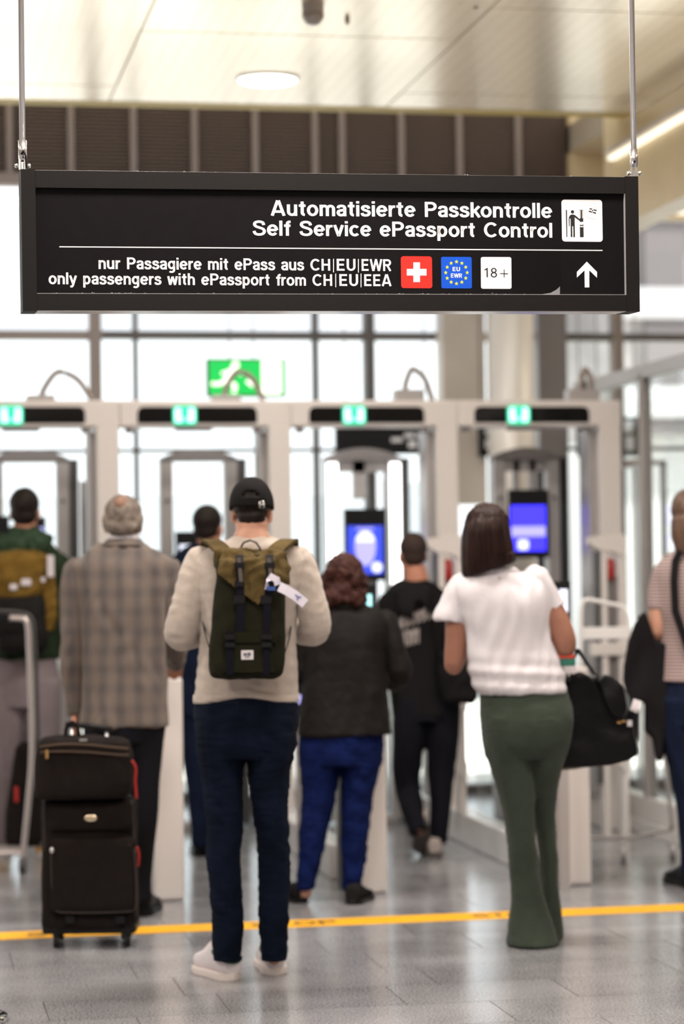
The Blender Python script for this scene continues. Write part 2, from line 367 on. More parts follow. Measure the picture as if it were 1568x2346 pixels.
# ------------------------------------------------------------------ the hall: floor, ceiling, walls
XV = Vector((1, 0, 0)); YV = Vector((0, 1, 0)); ZV = Vector((0, 0, 1))
fl = MB().box(-9, 12, -8, 16.4, -.12, -.004).build('floor', M['floor']); fl['kind'] = 'structure'
JM = MB().box(-2.6, 4.6, 4.35, 15.5, -.0039, -.0025).build('joint_bed', M['joint'], fl)
def tile_mesh(wd):
    return MB().box(-wd/2, wd/2, -.1885, .1885, -.004, 0)
ROWP = .381; y0 = 7.19-ROWP*7; widths = {.61: None, .915: None, 1.22: None}; cnt = 0
for wd in widths:
    b = tile_mesh(wd-.004); me = bpy.data.meshes.new('tile'); me.from_pydata(b.v, [], b.f); me.materials.append(M['floor']); widths[wd] = me
row = 0; y = y0
while y < 15.5:
    x = -2.6+rng.uniform(-.6, 0); xl = -2.6 if y < 12 else -2.0
    while x < 4.4:
        wd = [.61, .915, 1.22][int(rng.integers(0, 3))]
        o = bpy.data.objects.new('tile', widths[wd]); o.location = (x+wd/2, y, 0); o.parent = fl; COL.objects.link(o); x += wd; cnt += 1
    y += ROWP
ce = MB().box(-9, 9, -8, 12.84, 4.03, 4.12).build('ceiling', M['ceil']); ce['kind'] = 'structure'
MB().box(-9, 9, -8, 4.46, 4.0, 4.03).build('ceiling_plate', M['ceil'], ce)
xs0 = Zp(355, 0, 4.0).x; xs1 = Zp(1145, 0, 4.0).x; PW = xs1-xs0
seams_y = [4.5, 5.78, 7.06, 8.34, 9.62, 10.9-.02, Zp(720, 82, 4.0).y, Zp(720, 208, 4.0).y, 12.835]
seams_y[5] = Zp(784, 8, 4.0).y
for i in range(-2, 3):
    for j in range(len(seams_y)-1):
        xa = max(xs0+i*PW, -4.2) ; xb = min(xs0+(i+1)*PW, 4.08)
        if xb-xa < .1: continue
        MB().box(xa+.004, xb-.004, seams_y[j]+.004, seams_y[j+1]-.004, 4.0+.004*((i+j) % 2)*.3, 4.028).build('panel', M['ceil'], ce)
# rounded far edge of the ceiling, its warm reflection painted in as olive
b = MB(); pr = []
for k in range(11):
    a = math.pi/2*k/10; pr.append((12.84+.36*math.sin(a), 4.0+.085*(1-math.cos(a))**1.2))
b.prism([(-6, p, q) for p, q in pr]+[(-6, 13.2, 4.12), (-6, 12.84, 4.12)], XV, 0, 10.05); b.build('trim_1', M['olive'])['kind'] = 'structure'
# dark louvre band above the glass front, seen past the ceiling edge
YL = 14.95
lv = MB().box(-8.9, 11, YL-.02, YL+.04, 3.9, 4.9).build('wall_louvre', M['mull']); lv['kind'] = 'structure'
xs = [Yp(q, 380, YL-.1).x for q in (22, 163, 306, 446, 585, 722, 784, 920, 1053, 1188, 1320, 1433)]
for k in range(1, 8): xs.append(xs[0]-.39*k)
for x in xs: MB().box(x-.019, x+.019, YL-.12, YL-.02, 3.93, 4.88).build('post', M['louvre_post'], lv)
z = 3.935
while z < 4.62:
    MB().box(-6, Yp(1433, 380, YL).x, YL-.08, YL-.025, z, z+.012).build('slat', M['louvre'], lv); z += .0236
MB().box(-8.9, 11, YL-.14, YL+.0, 3.862, 3.935, .004).build('bottom_rail', M['louvre_post'], lv)
for q in (-4, 50):
    p = Yp(q, 463, YL-.15); MB().ell((p.x, YL-.15, p.z), (.034, .012, .024)).build('spotlight', M['lamp'], lv)
# right side bulkhead with light cove
rb = MB().box(4.08, 4.25, -8, 13.5, 3.42, 4.12).build('wall_right', M['gold']); rb['kind'] = 'structure'
MB().box(4.04, 4.08, 4, 13.3, 3.812, 3.832).build('light_cove', M['lamp2'], rb)
MB().box(4.02, 4.08, -8, 13.3, 3.84, 3.87).build('ledge', M['beige'], rb)
# far soffit over the glass front, and walls behind / beside the camera
MB().box(-9, 12, 13.5, 16.4, 4.9, 5.0).build('ceiling_far', M['outside2'])['kind'] = 'structure'
MB().box(-9, -8.8, -8, 16.4, 0, 5).build('wall_left', M['beige'])['kind'] = 'structure'
MB().box(-9, 12, -8.2, -8, 0, 5).build('wall_front', M['beige'])['kind'] = 'structure'
MB().box(11.8, 12, -8, 16.4, 0, 5).build('wall_far_right', M['beige'])['kind'] = 'structure'
MB().box(4.25, 12, -8, 16.4, 4.12, 4.3).build('ceiling_side', M['ceil'])['kind'] = 'structure'
# ------------------------------------------------------------------ glass front
YF = 15.6
wn = empty('window_1', (0, YF, 0), kind='structure')
def xat(q, y=YF, row=820): return Yp(q, row, y).x
def zat(row, y=YF, q=784): return Yp(q, row, y).z
zm1, zm2 = zat(771), zat(1031); ztop = 4.9
MB().box(-8, 11, YF-.05, YF+.05, zm1-.026, zm1+.026).build('transom', M['mull'], wn)
MB().box(-8, 11, YF-.03, YF+.03, zm2-.012, zm2+.012).build('transom', M['mull'], wn)
MB().box(-8, 11, YF-.06, YF+.06, 0, .06).build('sill', M['mull'], wn)
mull = [(310, .014), (722, .017), (845, .032), (1012, .02), (1412, .036), (1235, .02)]
ex = sorted([xat(q) for q, _ in mull]); edges = [-8, -5.2, -3.4, -1.8]+ex+[6.2, 8.4, 11]
for q, hw in mull: x = xat(q); MB().box(x-hw, x+hw, YF-.06, YF+.06, 0, ztop).build('mullion', M['mullb'] if q == 1412 else M['mull'], wn)
for x in (-5.2, -3.4, -1.8, 6.2, 8.4): MB().box(x-.03, x+.03, YF-.06, YF+.06, 0, ztop).build('mullion', M['mull'], wn)
edges = sorted(edges)
for a, c in zip(edges[:-1], edges[1:]):
    for z0, z1, mm in ((.06, zm2, 'glass'), (zm2, zm1, 'glass'), (zm1, 3.9, 'glassup')):
        MB().box(a, c, YF-.005, YF+.005, z0, z1).build('pane', M[mm], wn)
# columns near the glass
def thing_mb(mb, name, m, label, cat, group=None, kind=None, loc=None, smooth=False):
    o = mb.build(name, m, loc=loc, smooth=smooth); return tagp(o, label, cat, group, kind)
x = Yp(1170, 820, 15.1).x
b = MB(); b.tube([(x, 15.1, 0), (x, 15.1, 3.87)], .152, 32); o = thing_mb(b, 'round_column', M['col'], None, None, kind='structure', smooth=True)
x0, x1 = Yp(1232, 820, 15.3).x, Yp(1298, 820, 15.3).x; MB().box(x0, x1, 15.28, 15.5, 0, 3.87).build('trim_2', M['grey'])['kind'] = 'structure'
x0, x1 = Yp(1016, 820, 15.3).x, Yp(1112, 820, 15.3).x; MB().box(x0, x1, 15.3, 15.5, 1.9, 3.87).build('trim_3', M['beige'])['kind'] = 'structure'
x = Yp(221, 820, 15.0).x; MB().box(x-.038, x+.038, 15.06, 15.14, 0, 3.87).build('trim_4', M['mullb'])['kind'] = 'structure'
x0 = Yp(-700, 770, 15.1).x; MB().box(x0, x-.038, 15.08, 15.13, zat(779, 15.1, 100), zat(758, 15.1, 100)).build('trim_5', M['mullb'])['kind'] = 'structure'
# outside
MB().box(-60, 80, 16.5, 90, -.25, -.1).build('ground', M['ground'])['kind'] = 'structure'
# building with dark bands seen through the glass on the right
bo = MB().box(8.4, 22, 27, 33, 3.0, 10).build('neighbour_building', M['outside']); tagp(bo, 'grey building beyond the glass front on the right', 'building')
MB().box(8.4, 22, 27.2, 33, -.1, 3.0).build('ground_storey', M['outside2'], bo)
for k in range(6):
    MB().box(8.35, 22, 26.85, 27, 3.2+k*1.15, 3.55+k*1.15).build('band', M['outside2'], bo)
for k in range(7):
    MB().box(8.6+k*1.7, 9.1+k*1.7, 26.9, 27.02, 3.0, 9.4).build('pier', M['grey'], bo)
# ------------------------------------------------------------------ right glass partition (plane x = 4.12)
XP = 4.13
wp = empty('window_2', (XP, 9, 0), kind='structure')
for a, c, z0, z1, mm in ((8.6, 14.3, .0, .07, 'white2'), (8.6, 14.3, .075, .20, 'white2'), (8.6, 14.3, 2.53, 2.61, 'lgrey')):
    MB().box(XP-.05 if z0 < .05 else XP-.03, XP+.06, a, c, z0, z1, .004).build('plinth' if z0 < 1 else 'top_rail', M[mm], wp)
MB().box(XP-.03, XP+.03, 14.0, 14.1, .0, 2.6).build('post', M['dgrey'], wp)
MB().box(XP-.03, XP+.03, 12.93, 12.99, .2, 2.55).build('post', M['lgrey'], wp)
MB().box(XP-.025, XP+.025, 11.2, 11.3, .2, 2.55).build('post', M['lgrey'], wp)
for a, c in ((8.7, 11.2), (11.3, 12.93), (12.99, 14.0)): MB().box(XP-.006, XP+.006, a, c, .2, 2.53).build('pane', M['glass'], wp)
MB().box(XP-.03, XP+.03, 12.99, 14.0, 2.05, 2.09).build('transom', M['lgrey'], wp)
# hall light strip on the far right and side windows above the partition
p0 = Yp(1452, 483, 14.8); p1 = Yp(1600, 483, 14.8)
thing_mb(MB().box(p0.x, p0.x+3, 14.7, 14.8, p0.z-.022, p0.z+.022), 'light_strip', M['lamp2'], 'bright horizontal strip light on the beige wall right of the hanging sign', 'light strip', loc=(p0.x, 14.75, p0.z))
MB().box(4.25, 11.8, 14.81, 14.9, p0.z-.05, 4.9).build('wall_side_upper', M['gold'])['kind'] = 'structure'
for k in range(3): area('side_lamp', (7.5, 6+3*k, 4.05), 1.5, .5, 40, (1, .93, .82))
area('cove_lamp', (7, 14.0, 4.05), 3, .4, 30, (1, .9, .72))
# ------------------------------------------------------------------ ceiling fittings
p = Zp(717, 8, 4.0)
sd = empty('smoke_detector', (p.x, p.y, 4.0), 'grey smoke detector on the ceiling at the top centre', 'smoke detector')
MB().tube([(p.x, p.y, 4.0), (p.x, p.y, 3.955)], [.05, .048], 24).build('base', M['lgrey'], sd, smooth=False)
MB().tube([(p.x, p.y, 3.953), (p.x, p.y, 3.935), (p.x, p.y, 3.915), (p.x, p.y, 3.905)], [.05, .049, .036, .02], 24).build('sensor_head', M['lgrey'], sd, smooth=True)
p = Zp(796, 43, 4.0)
thing_mb(MB().tube([(p.x, p.y, 4.0), (p.x, p.y, 3.975)], [.012, .009], 12), 'sprinkler', M['mullb'], 'small dark sprinkler nozzle on the ceiling right of the smoke detector', 'sprinkler', loc=(p.x, p.y, 4))
p = Zp(1090, 16, 4.0)
thing_mb(MB().box(p.x-.008, p.x+.008, p.y-.01, p.y+.01, 3.992, 4.0), 'ceiling_sensor', M['mullb'], 'tiny dark sensor in the ceiling, the farther right of the small fittings', 'sensor', loc=(p.x, p.y, 4))
p = Zp(613, 180, 4.0)
dl = empty('downlight', (p.x, p.y, 4.0), 'round bright white downlight recessed in the ceiling above the sign', 'downlight')
MB().tube([(p.x, p.y, 4.0), (p.x, p.y, 3.99)], [.165, .16], 40).build('rim', M['white2'], dl)
MB().tube([(p.x, p.y, 3.991), (p.x, p.y, 3.985)], [.148, .146], 40).build('diffuser', M['lamp'], dl)
MB().tube([(p.x, p.y, 3.985), (p.x, p.y, 3.978)], [.03, .028], 20).build('centre_cap', M['white2'], dl)
l = bpy.data.lights.new('downlight_lamp', 'AREA'); l.shape = 'DISK'; l.size = .28; l.energy = 22; l.color = (1, .95, .86)
lo = bpy.data.objects.new('downlight_lamp', l); lo.location = (p.x, p.y, 3.97); COL.objects.link(lo)
# ------------------------------------------------------------------ the passport gates
YG = 13.19; CX = [-.75, .2, 1.15, 2.10, 3.05, 4.0]
ztb = zat(917, YG, 644); zbb = zat(978, YG, 644); zd0 = zat(969, YG, 644); zd1 = zat(932, YG, 644)
def rrect(cx, cz, w_, h_, r, y, seg=5, dn=1.0):
    pts = []
    for sx, sz, a0 in ((1, 1, 0), (-1, 1, 90), (-1, -1, 180), (1, -1, 270)):
        rr = r if sz > 0 else r*dn
        for k in range(seg+1):
            a = math.radians(a0+90*k/seg); pts.append((cx+sx*(w_/2-rr)+rr*math.cos(a), y, cz+sz*(h_/2-rr)+rr*math.sin(a)))
    return pts
GLAB = ['white passport gate at the left edge, above the man in the green scarf', 'white passport gate second from the left, cap man standing before it',
        'white passport gate with lit white strips behind the woman in blue trousers', 'rightmost white passport gate, woman in green trousers before it']
HOSE = [(60, 125, 98, 905, 145, 853, 209, 914), (484, 550, 517, 900, 556, 853, 601, 914), (903, 967, 930, 886, 953, 848, 990, 914), (1298, 1370, 1332, 890, 1343, 848, 1358, 888)]
SYM = [25, 423, 811, 1188]; DSP = [(None, 195), (315, 589), (708, 972), (1087, 1350)]
for g in range(4):
    xa, xb = CX[g+1], CX[g+2]
    gt = empty('passport_gate', ((xa+xb)/2, YG, 0), GLAB[g], 'passport gate', 'passport gates')
    MB().box(xa-.062 if g == 0 else xa+.066, xb+.066, YG, YG+.16, zbb, ztb, .012).build('beam', M['white'], gt)
    MB().box(xb-.062, xb+.062, YG, YG+.34, 0 if g < 3 else 0, zbb+.01, .008).build('column', M['white'], gt)
    if g == 0: MB().box(xa-.062, xa+.062, YG, YG+.34, 0, zbb+.01, .008).build('column', M['white'], gt)
    # side door rail seen left of the column
    MB().box(xb-.10, xb-.066, YG+.10, YG+.30, .2, zbb-.02).build('door_rail', M['lgrey'], gt)
    for s in (xa+.10, xb-.14): MB().box(s, s+.04, YG+.02, YG+.08, zbb-.03, zbb).build('hinge', M['grey'], gt)
    a, c = DSP[g]; x1 = Yp(c, 950, YG).x; x0 = Yp(a, 950, YG).x if a else x1-.66
    sh = MB().prism(rrect((x0+x1)/2, (zd0+zd1)/2, x1-x0, zd1-zd0, .035, 0, dn=.25), YV, YG-.006, YG+.01); sh.build('display_panel', M['blackg'], gt)
    sx = Yp(SYM[g], 950, YG).x; sz = (zd0+zd1)/2-.002
    sy = MB().prism(rrect(sx, sz, .132, .106, .022, 0), YV, YG-.012, YG-.005).build('gate_symbol', M['green'], gt)
    q = MB()
    for s in (-1, 1):
        q.prism([(sx+s*.008, 0, sz-.03), (sx+s*.03, 0, sz-.04), (sx+s*.055, 0, sz-.035), (sx+s*.056, 0, sz+.03), (sx+s*.04, 0, sz+.042), (sx+s*.018, 0, sz+.036), (sx+s*.02, 0, sz+.008)], YV, YG-.016, YG-.0121)
    q.build('symbol_figure', M['mint'], sy)
    if g != 2:
        x0 = sx-.045; MB().box(x0, x0+.20, YG+.02, YG+.1, zbb-.018, zbb).build('sensor_bar', M['grey'], gt)
    bx0, bx1, ax, ay, tx, ty, ex_, ey = HOSE[g]
    yh = YG+.08; A = Yp(bx0, 918, yh); B = Yp(bx1, 918, yh)
    MB().box(A.x, B.x, yh-.05, yh+.05, ztb-.002, Yp(bx0, 906 if g < 2 else 893, yh).z, .006).build('mounting_box', M['lgrey'], gt)
    P0 = Yp(ax, ay+14, yh); P1 = Yp(ax, ay-8, yh); P2 = Yp(tx, ty, yh); P3 = Yp(ex_, ey, yh)
    if g == 3: P3 = Yp(ex_, 905, yh)
    cps = smoothpts([(*P0,), (*P1,), (*(P1*.45+P2*.55+Vector((0, 0, .035))),), (*P2,), (*(P2*.5+P3*.5+Vector((.008, 0, .028))),), (*P3,), (P3.x+.004, P3.y, ztb-.002)], 5)
    q = MB().tube([Vector(p) for p in cps], .0165, 8)
    q.build('cable_hose', M['mullb'], gt, smooth=True)
    # divider between lanes: plinth, glass, pedestal
    if g < 3 or True:
        pxm = [1.215, 2.155, 3.13, 4.02][g]
        if g < 3:
            MB().box(xb-.05, xb+.06, 11.5, 13.19, 0, .165, .008).build('plinth', M['white2'], gt)
            MB().box(xb-.05, xb+.06, 13.53, 14.9, 0, .165, .008).build('plinth', M['white2'], gt)
            MB().box(xb-.006, xb+.006, 11.6, 12.6, .165, 1.05).build('glass_panel', M['glass'], gt)
            MB().box(xb-.006, xb+.006, 13.53, 14.9, .165, 2.0).build('glass_panel', M['glass'], gt)
            MB().box(xb-.03, xb+.03, 14.84, 14.9, .165, 2.05).build('glass_post', M['lgrey'], gt)
            MB().box(pxm-.068, pxm+.068, 10.95, 11.55, .0, 1.01 if g < 2 else 1.02, .014).build('pedestal', M['white'], gt)
            MB().box(pxm-.12, pxm-.072, 11.12, 11.22, 0, 1.0).build('door_post', M['dgrey'], gt)
            MB().box(pxm-.055, pxm-.02, 10.944, 10.951, .955, .975).build('pedestal_label', M['lgrey'], gt)
    # swung glass door leaf beyond the columns
    if g < 3:
        MB().box(xa+.10, xb-.12, 14.86, 14.875, .05, 1.95).build('exit_door', M['glass'], gt)
# housings with red handles on the two right columns
def housing(cx_px, top, red_px, m_red, label, y=YG-.42, s=1.0):
    p = Yp(cx_px, top, y); t = empty('emergency_post', (p.x, y, 0), label, 'emergency post', 'emergency posts')
    z1 = p.z; f = 1/415*1.02
    X = lambda q: Yp(q, 1300, y).x
    pts = [(X(cx_px-41), 0, z1-.02), (X(cx_px+34), 0, z1), (X(cx_px+43), 0, z1-.035), (X(cx_px+42), 0, z1-.10), (X(cx_px+36), 0, z1-.13), (X(cx_px+10), 0, z1-.10), (X(cx_px-20), 0, z1-.09), (X(cx_px-40), 0, z1-.06)]
    MB().prism(pts, YV, y-.04, y+.06).build('hood', M['white'], t)
    for q, hw in ((cx_px-8, .017), (cx_px+33, .022)):
        MB().box(X(q)-hw, X(q)+hw, y-.03, y+.04, .0 if s == 1 else .166, z1-.06, .004).build('upright', M['white'], t)
    MB().box(X(cx_px-26), X(cx_px-19), y-.02, y+.04, .3, z1-.1).build('side_glass', M['dgrey'], t)
    xr = X(red_px); zr = Yp(red_px, 1300 if s == 1 else 1302, y).z
    MB().tube([(xr, y, zr-.07), (xr, y, zr-.05), (xr, y, zr+.03), (xr, y, zr+.05)], [.02, .028, .028, .015], 16).build('red_handle', m_red, t, smooth=True)
    MB().box(X(cx_px+2), X(cx_px+22), y+.01, y+.05, .6, zr-.05).build('back_plate', M['grey'], t)
    for z in (.72, 1.0): MB().box(X(cx_px-40), X(cx_px+44), y-.045, y+.03, z, z+.07, .006).build('cross_plate', M['white'], t)
    tp = MB(); 
    tp.prism([(X(cx_px-14), 0, .72), (X(cx_px+12), 0, .72), (X(cx_px+44), 0, .42), (X(cx_px+40), 0, .33), (X(cx_px-14), 0, .50)], YV, y-.05, y-.02)
    tp.build('bracket', M['white'], t); return t
housing(1390, 1222, 1398, M['red'], 'white emergency post with red handle under the rightmost gate column')
housing(1018, 1226, 1026, M['red'], 'white emergency post with pink red handle left of the dark haired woman', s=2)
# face camera towers, one in each lane
TL = ['face camera tower behind the man in the green scarf, at the left edge', 'unlit face camera tower with white screen left of the cap man',
      'face camera tower with glowing white strips and blue portrait screen', 'unlit face camera tower with violet blue screen right of the dark haired woman']
YT = 13.95
for g in range(4):
    cx = [.765, 1.74, 2.71, 3.70][g]; t = empty('face_camera_tower', (cx, YT, 0), TL[g], 'camera tower', 'face camera towers')
    hw = .188; z1 = 2.17; X = lambda q: Yp(q, 1100, YT).x
    if g == 3: hw = .165
    for s in (-1, 1):
        xx = cx+s*hw; MB().box(xx-.036, xx+.036, YT-.03, YT+.08, .02, z1-.03, .006).build('post', M['lgrey'], t)
        MB().tube([(xx, YT-.035, z1-.27), (xx, YT-.045, z1-.27)], .011, 12).build('lens', M['dgrey'], t)
        if g == 2: MB().tube([(xx, YT-.045, 1.38), (xx, YT-.045, z1-.06)], .031, 14).build('light_strip', M['led'], t, smooth=True)
    # arched top
    pr = []
    for k in range(13):
        a = -1+k/6; pr.append((cx+a*(hw+.036), 0, z1+.03-.055*a*a))
    MB().prism([(cx-hw-.036, 0, z1-.045), (cx+hw+.036, 0, z1-.045)]+pr[::-1], YV, YT-.03, YT+.08).build('arch', M['grey'], t)
    MB().box(cx+hw+.037, cx+hw+.09, YT-.02, YT+.5, .02, z1-.03).build('side_glass', M['glassd'] if g == 3 else M['dgrey'], t)
    if g >= 2:
        for s in ((-.02, .035), (.0, .0))[:1] if g == 2 else ((-.055, .018), (.045, .018)):
            MB().box(cx+s[0]-s[1], cx+s[0]+s[1], YT, YT+.04, 1.9, z1-.04).build('camera_rail', M['lgrey'], t)
        MB().box(cx-hw+.03, cx+hw-.03, YT+.0, YT+.05, z1-.11, z1-.045).build('crossbar', M['lgrey'], t)
    ps = [(-8, 22, 1182, 1290), (402, 462, 1218, 1325), (788, 886, 1166, 1330), (1166, 1258, 1122, 1278)][g]
    A = Yp(ps[0], ps[2], YT-.06); B = Yp(ps[1], ps[3], YT-.06)
    if g == 1: B = Vector((A.x+.22, A.y, B.z))
    if g == 0: A = Vector((B.x-.22, A.y, A.z))
    MB().box(A.x, B.x, YT-.08, YT-.032, B.z, A.z, .006).build('monitor', M['black'], t)
    mon = [c for c in t.children if c.name.startswith('monitor')][-1]
    ps = [None, (411, 462, 1248, 1297), (796, 879, 1205, 1315), (1171, 1252, 1158, 1262)][g]
    if ps:
        A = Yp(ps[0], ps[2], YT-.083); B = Yp(ps[1], ps[3], YT-.083)
        if g == 1: B = Vector((A.x+.17, A.y, B.z))
        scr = MB().box(A.x, B.x, YT-.0835, YT-.0805, B.z, A.z).build('screen', M[['', 'scr_white', 'scr_blue2', 'scr_blue'][g]], mon)
        if g == 3:
            w_ = B.x-A.x; h_ = A.z-B.z
            MB().box(A.x+.01*w_, B.x-.01*w_, YT-.0845, YT-.0836, A.z-.68*h_, A.z-.46*h_).build('screen_picture', M['scr_lil'], mon)
            q = MB(); q.prism(rrect(A.x+.34*w_, A.z-.86*h_, .30*w_, .22*h_, .014, 0), YV, YT-.0845, YT-.0836); q.build('screen_button', M['scr_white'], mon)
        if g == 2:
            w_ = B.x-A.x; h_ = A.z-B.z; cxs = (A.x+B.x)/2
            q = MB(); q.prism([(cxs+.30*w_*math.cos(a/16*2*math.pi), 0, A.z-.42*h_+.33*h_*math.sin(a/16*2*math.pi)*(1.0 if a < 8 else 1.25)) for a in range(16)], YV, YT-.0845, YT-.0836); q.build('portrait_face', M['scr_lil'], mon)
            q = MB(); q.prism([(cxs+.27*w_*math.cos(a/8*math.pi), 0, A.z-.33*h_+.22*h_*math.sin(a/8*math.pi)) for a in range(9)], YV, YT-.0855, YT-.0846); q.build('portrait_brow', M['scr_white'], mon)
            q = MB(); q.prism([(B.x-.18*w_+.15*w_*math.cos(a/12*2*math.pi), 0, B.z+.14*h_+.11*h_*math.sin(a/12*2*math.pi)) for a in range(12)], YV, YT-.0845, YT-.0836); q.build('screen_button', M['scr_white'], mon)
            MB().box(cxs-.25*w_, cxs+.25*w_, YT-.0845, YT-.0836, A.z-.08*h_, A.z-.04*h_).build('screen_heading', M['scr_lil'], mon)
    MB().box(cx-.17, cx+.17, YT-.1, YT+.12, 0, .05, .008).build('foot', M['lgrey'], t)
    MB().box(cx-.06, cx+.06, YT-.02, YT+.06, .05, 1.35).build('body', M['lgrey'] if g != 3 else M['dgrey'], t)
# passport readers on the lane pedestals
def reader(px0, px1, py0, py1, d, label, sc=None, scm='scr_cyan'):
    A = Wd(px0, py0, d); B = Wd(px1, py1, d); t = empty('passport_reader', ((A.x+B.x)/2, A.y, B.z), label, 'passport reader', 'passport readers')
    c = (A+B)/2; hw = (px1-px0)/2*d/F; hh = (A.z-B.z)/2
    MB().obox(c, RT, ZV, VH, hw, hh, .03).build('body', M['black'], t)
    if sc:
        A = Wd(sc[0], sc[2], d-.032); B = Wd(sc[1], sc[3], d-.032); c2 = (A+B)/2
        MB().obox(c2, RT, ZV, VH, (sc[1]-sc[0])/2*d/F, (A.z-B.z)/2, .003).build('screen', M[scm], t)
    G0 = Vector((c.x, c.y, 0)); MB().obox((c.x, c.y, (c.z-hh)/2), RT, ZV, VH, .025, (c.z-hh)/2, .025).build('stand', M['lgrey'], t)
reader(1262, 1308, 1332, 1485, 11.2, 'black passport reader with bright screen right of the white tee shirt', (1283, 1301, 1350, 1402), 'scr_white')
reader(832, 862, 1340, 1410, 11.6, 'black passport reader with cyan screen beside the curly haired woman', (838, 852, 1362, 1398))
reader(80, 104, 1185, 1300, 13.3, 'small black reader with lilac light behind the man in the green scarf', (84, 100, 1208, 1232), 'scr_lil')
reader(676, 700, 1565, 1640, 11.4, 'low black reader with round blue light right of the dark jeans', (681, 695, 1592, 1612), 'scr_lil')
# green exit sign hanging behind gate two
YE = 14.9
A = Yp(474, 821, YE); B = Yp(656, 909, YE)
es = empty('exit_sign', ((A.x+B.x)/2, YE, B.z), 'illuminated green exit sign with running figure behind the second gate', 'exit sign')
MB().box(A.x, B.x, YE, YE+.08, B.z, A.z, .004).build('housing', M['dgrey'], es)
w_ = B.x-A.x; h_ = A.z-B.z
MB().box(A.x+.012, B.x-.012, YE-.006, YE-.001, B.z+.012, A.z-.012).build('green_face', M['exit'], es)
MB().box(B.x-.31*w_, B.x-.06*w_, YE-.009, YE-.0065, B.z+.07*h_, A.z-.04*h_).build('door_pictogram', M['exitw'], es)
q = MB(); P = lambda u, v: (A.x+u*w_, YE-.008, A.z-v*h_)
q.ell(P(.36, .17), (.022, .002, .022))
for a, c, r in ((P(.34, .27), P(.24, .58), .022), (P(.33, .30), P(.45, .42), .009), (P(.31, .32), P(.18, .40), .009), (P(.25, .58), P(.36, .72), .013), (P(.36, .72), P(.33, .9), .011), (P(.24, .58), P(.14, .68), .013), (P(.14, .68), P(.05, .66), .011), (P(.50, .58), P(.58, .72), .012)):
    q.tube([a, c], r, 8)
q.build('running_figure', M['exitw'], es)
for s in (.3, .6): q = MB().tube([(A.x+s*w_, YE+.04, A.z), (A.x+s*w_, YE+.04, 4.9)], .004, 6).build('hanger', M['mull'], es)
# black direction signs hanging far behind gates three and four
def farsign(px0, px1, py0, py1, label, bars):
    y = 15.2; A = Yp(px0, py0, y); B = Yp(px1, py1, y); t = empty('direction_sign', ((A.x+B.x)/2, y, B.z), label, 'direction sign')
    MB().box(A.x, B.x, y, y+.06, B.z, A.z).build('board', M['black'], t)
    for u0, u1, v0, v1 in bars:
        MB().box(A.x+u0*(B.x-A.x), A.x+u1*(B.x-A.x), y-.004, y-.0005, A.z-v1*(A.z-B.z), A.z-v0*(A.z-B.z)).build('white_patch', M['swhite'], t)
    for s in (.1, .9): MB().tube([(A.x+s*(B.x-A.x), y+.03, A.z), (A.x+s*(B.x-A.x), y+.03, 4.9)], .004, 6).build('hanger', M['mull'], t)
farsign(770, 1000, 972, 1040, 'black hanging sign with white patches behind the third gate', ((.55, .66, .45, .6), (.68, .78, .3, .45), (.8, .97, .3, .45), (.72, .8, .55, .8), (.83, .96, .55, .85)))
farsign(1100, 1140, 975, 1045, 'narrow black hanging sign behind the fourth gate', ((.3, .8, .1, .3), (.3, .8, .45, .75)))
farsign(1326, 1378, 972, 1045, 'black hanging sign left of the rightmost gate column', ((.05, .4, .2, .6), (.6, .9, .6, .9)))
farsign(1400, 1468, 955, 1045, 'black hanging sign right of the rightmost gate column', ((.45, .75, .1, .4), (.5, .78, .5, .85)))
# door seen on the far right
y = 15.35; A = Yp(1462, 1055, y); B = Yp(1540, 1860, y); dr = empty('door_1', ((A.x+B.x)/2, y, 0), kind='structure')
MB().box(A.x, B.x, y, y+.05, A.z-.03, A.z).build('door_head', M['grey'], dr)
MB().box(B.x-.03, B.x, y, y+.05, 0, A.z).build('door_jamb', M['grey'], dr)
MB().box(A.x-.02, A.x, y, y+.05, 0, A.z).build('door_jamb', M['lgrey'], dr)
MB().tube([(A.x+.06, y-.04, .9), (A.x+.06, y-.04, 1.2)], .012, 8).build('door_handle', M['dgrey'], dr)
# ------------------------------------------------------------------ yellow floor line with lettering
L0 = Zp(-120, 2140+.041*120+6, 0); L1 = Zp(1700, 2086-.041*132-6, 0)
La = Zp(0, 2145, 0); Lb = Zp(1568, 2079, 0); du = (Lb-La).normalized(); dn = Vector((-du.y, du.x, 0))
hw = .10
c0 = La-du*1.2; c1 = Lb+du*1.6
yl = empty('floor_line', ((La+Lb)/2)[:], 'yellow stop line taped across the grey floor', 'floor marking')
MB().prism([c0-dn*hw, c1-dn*hw, c1+dn*hw, c0+dn*hw], ZV, .0003, .0015).build('tape', M['yellow'], yl)
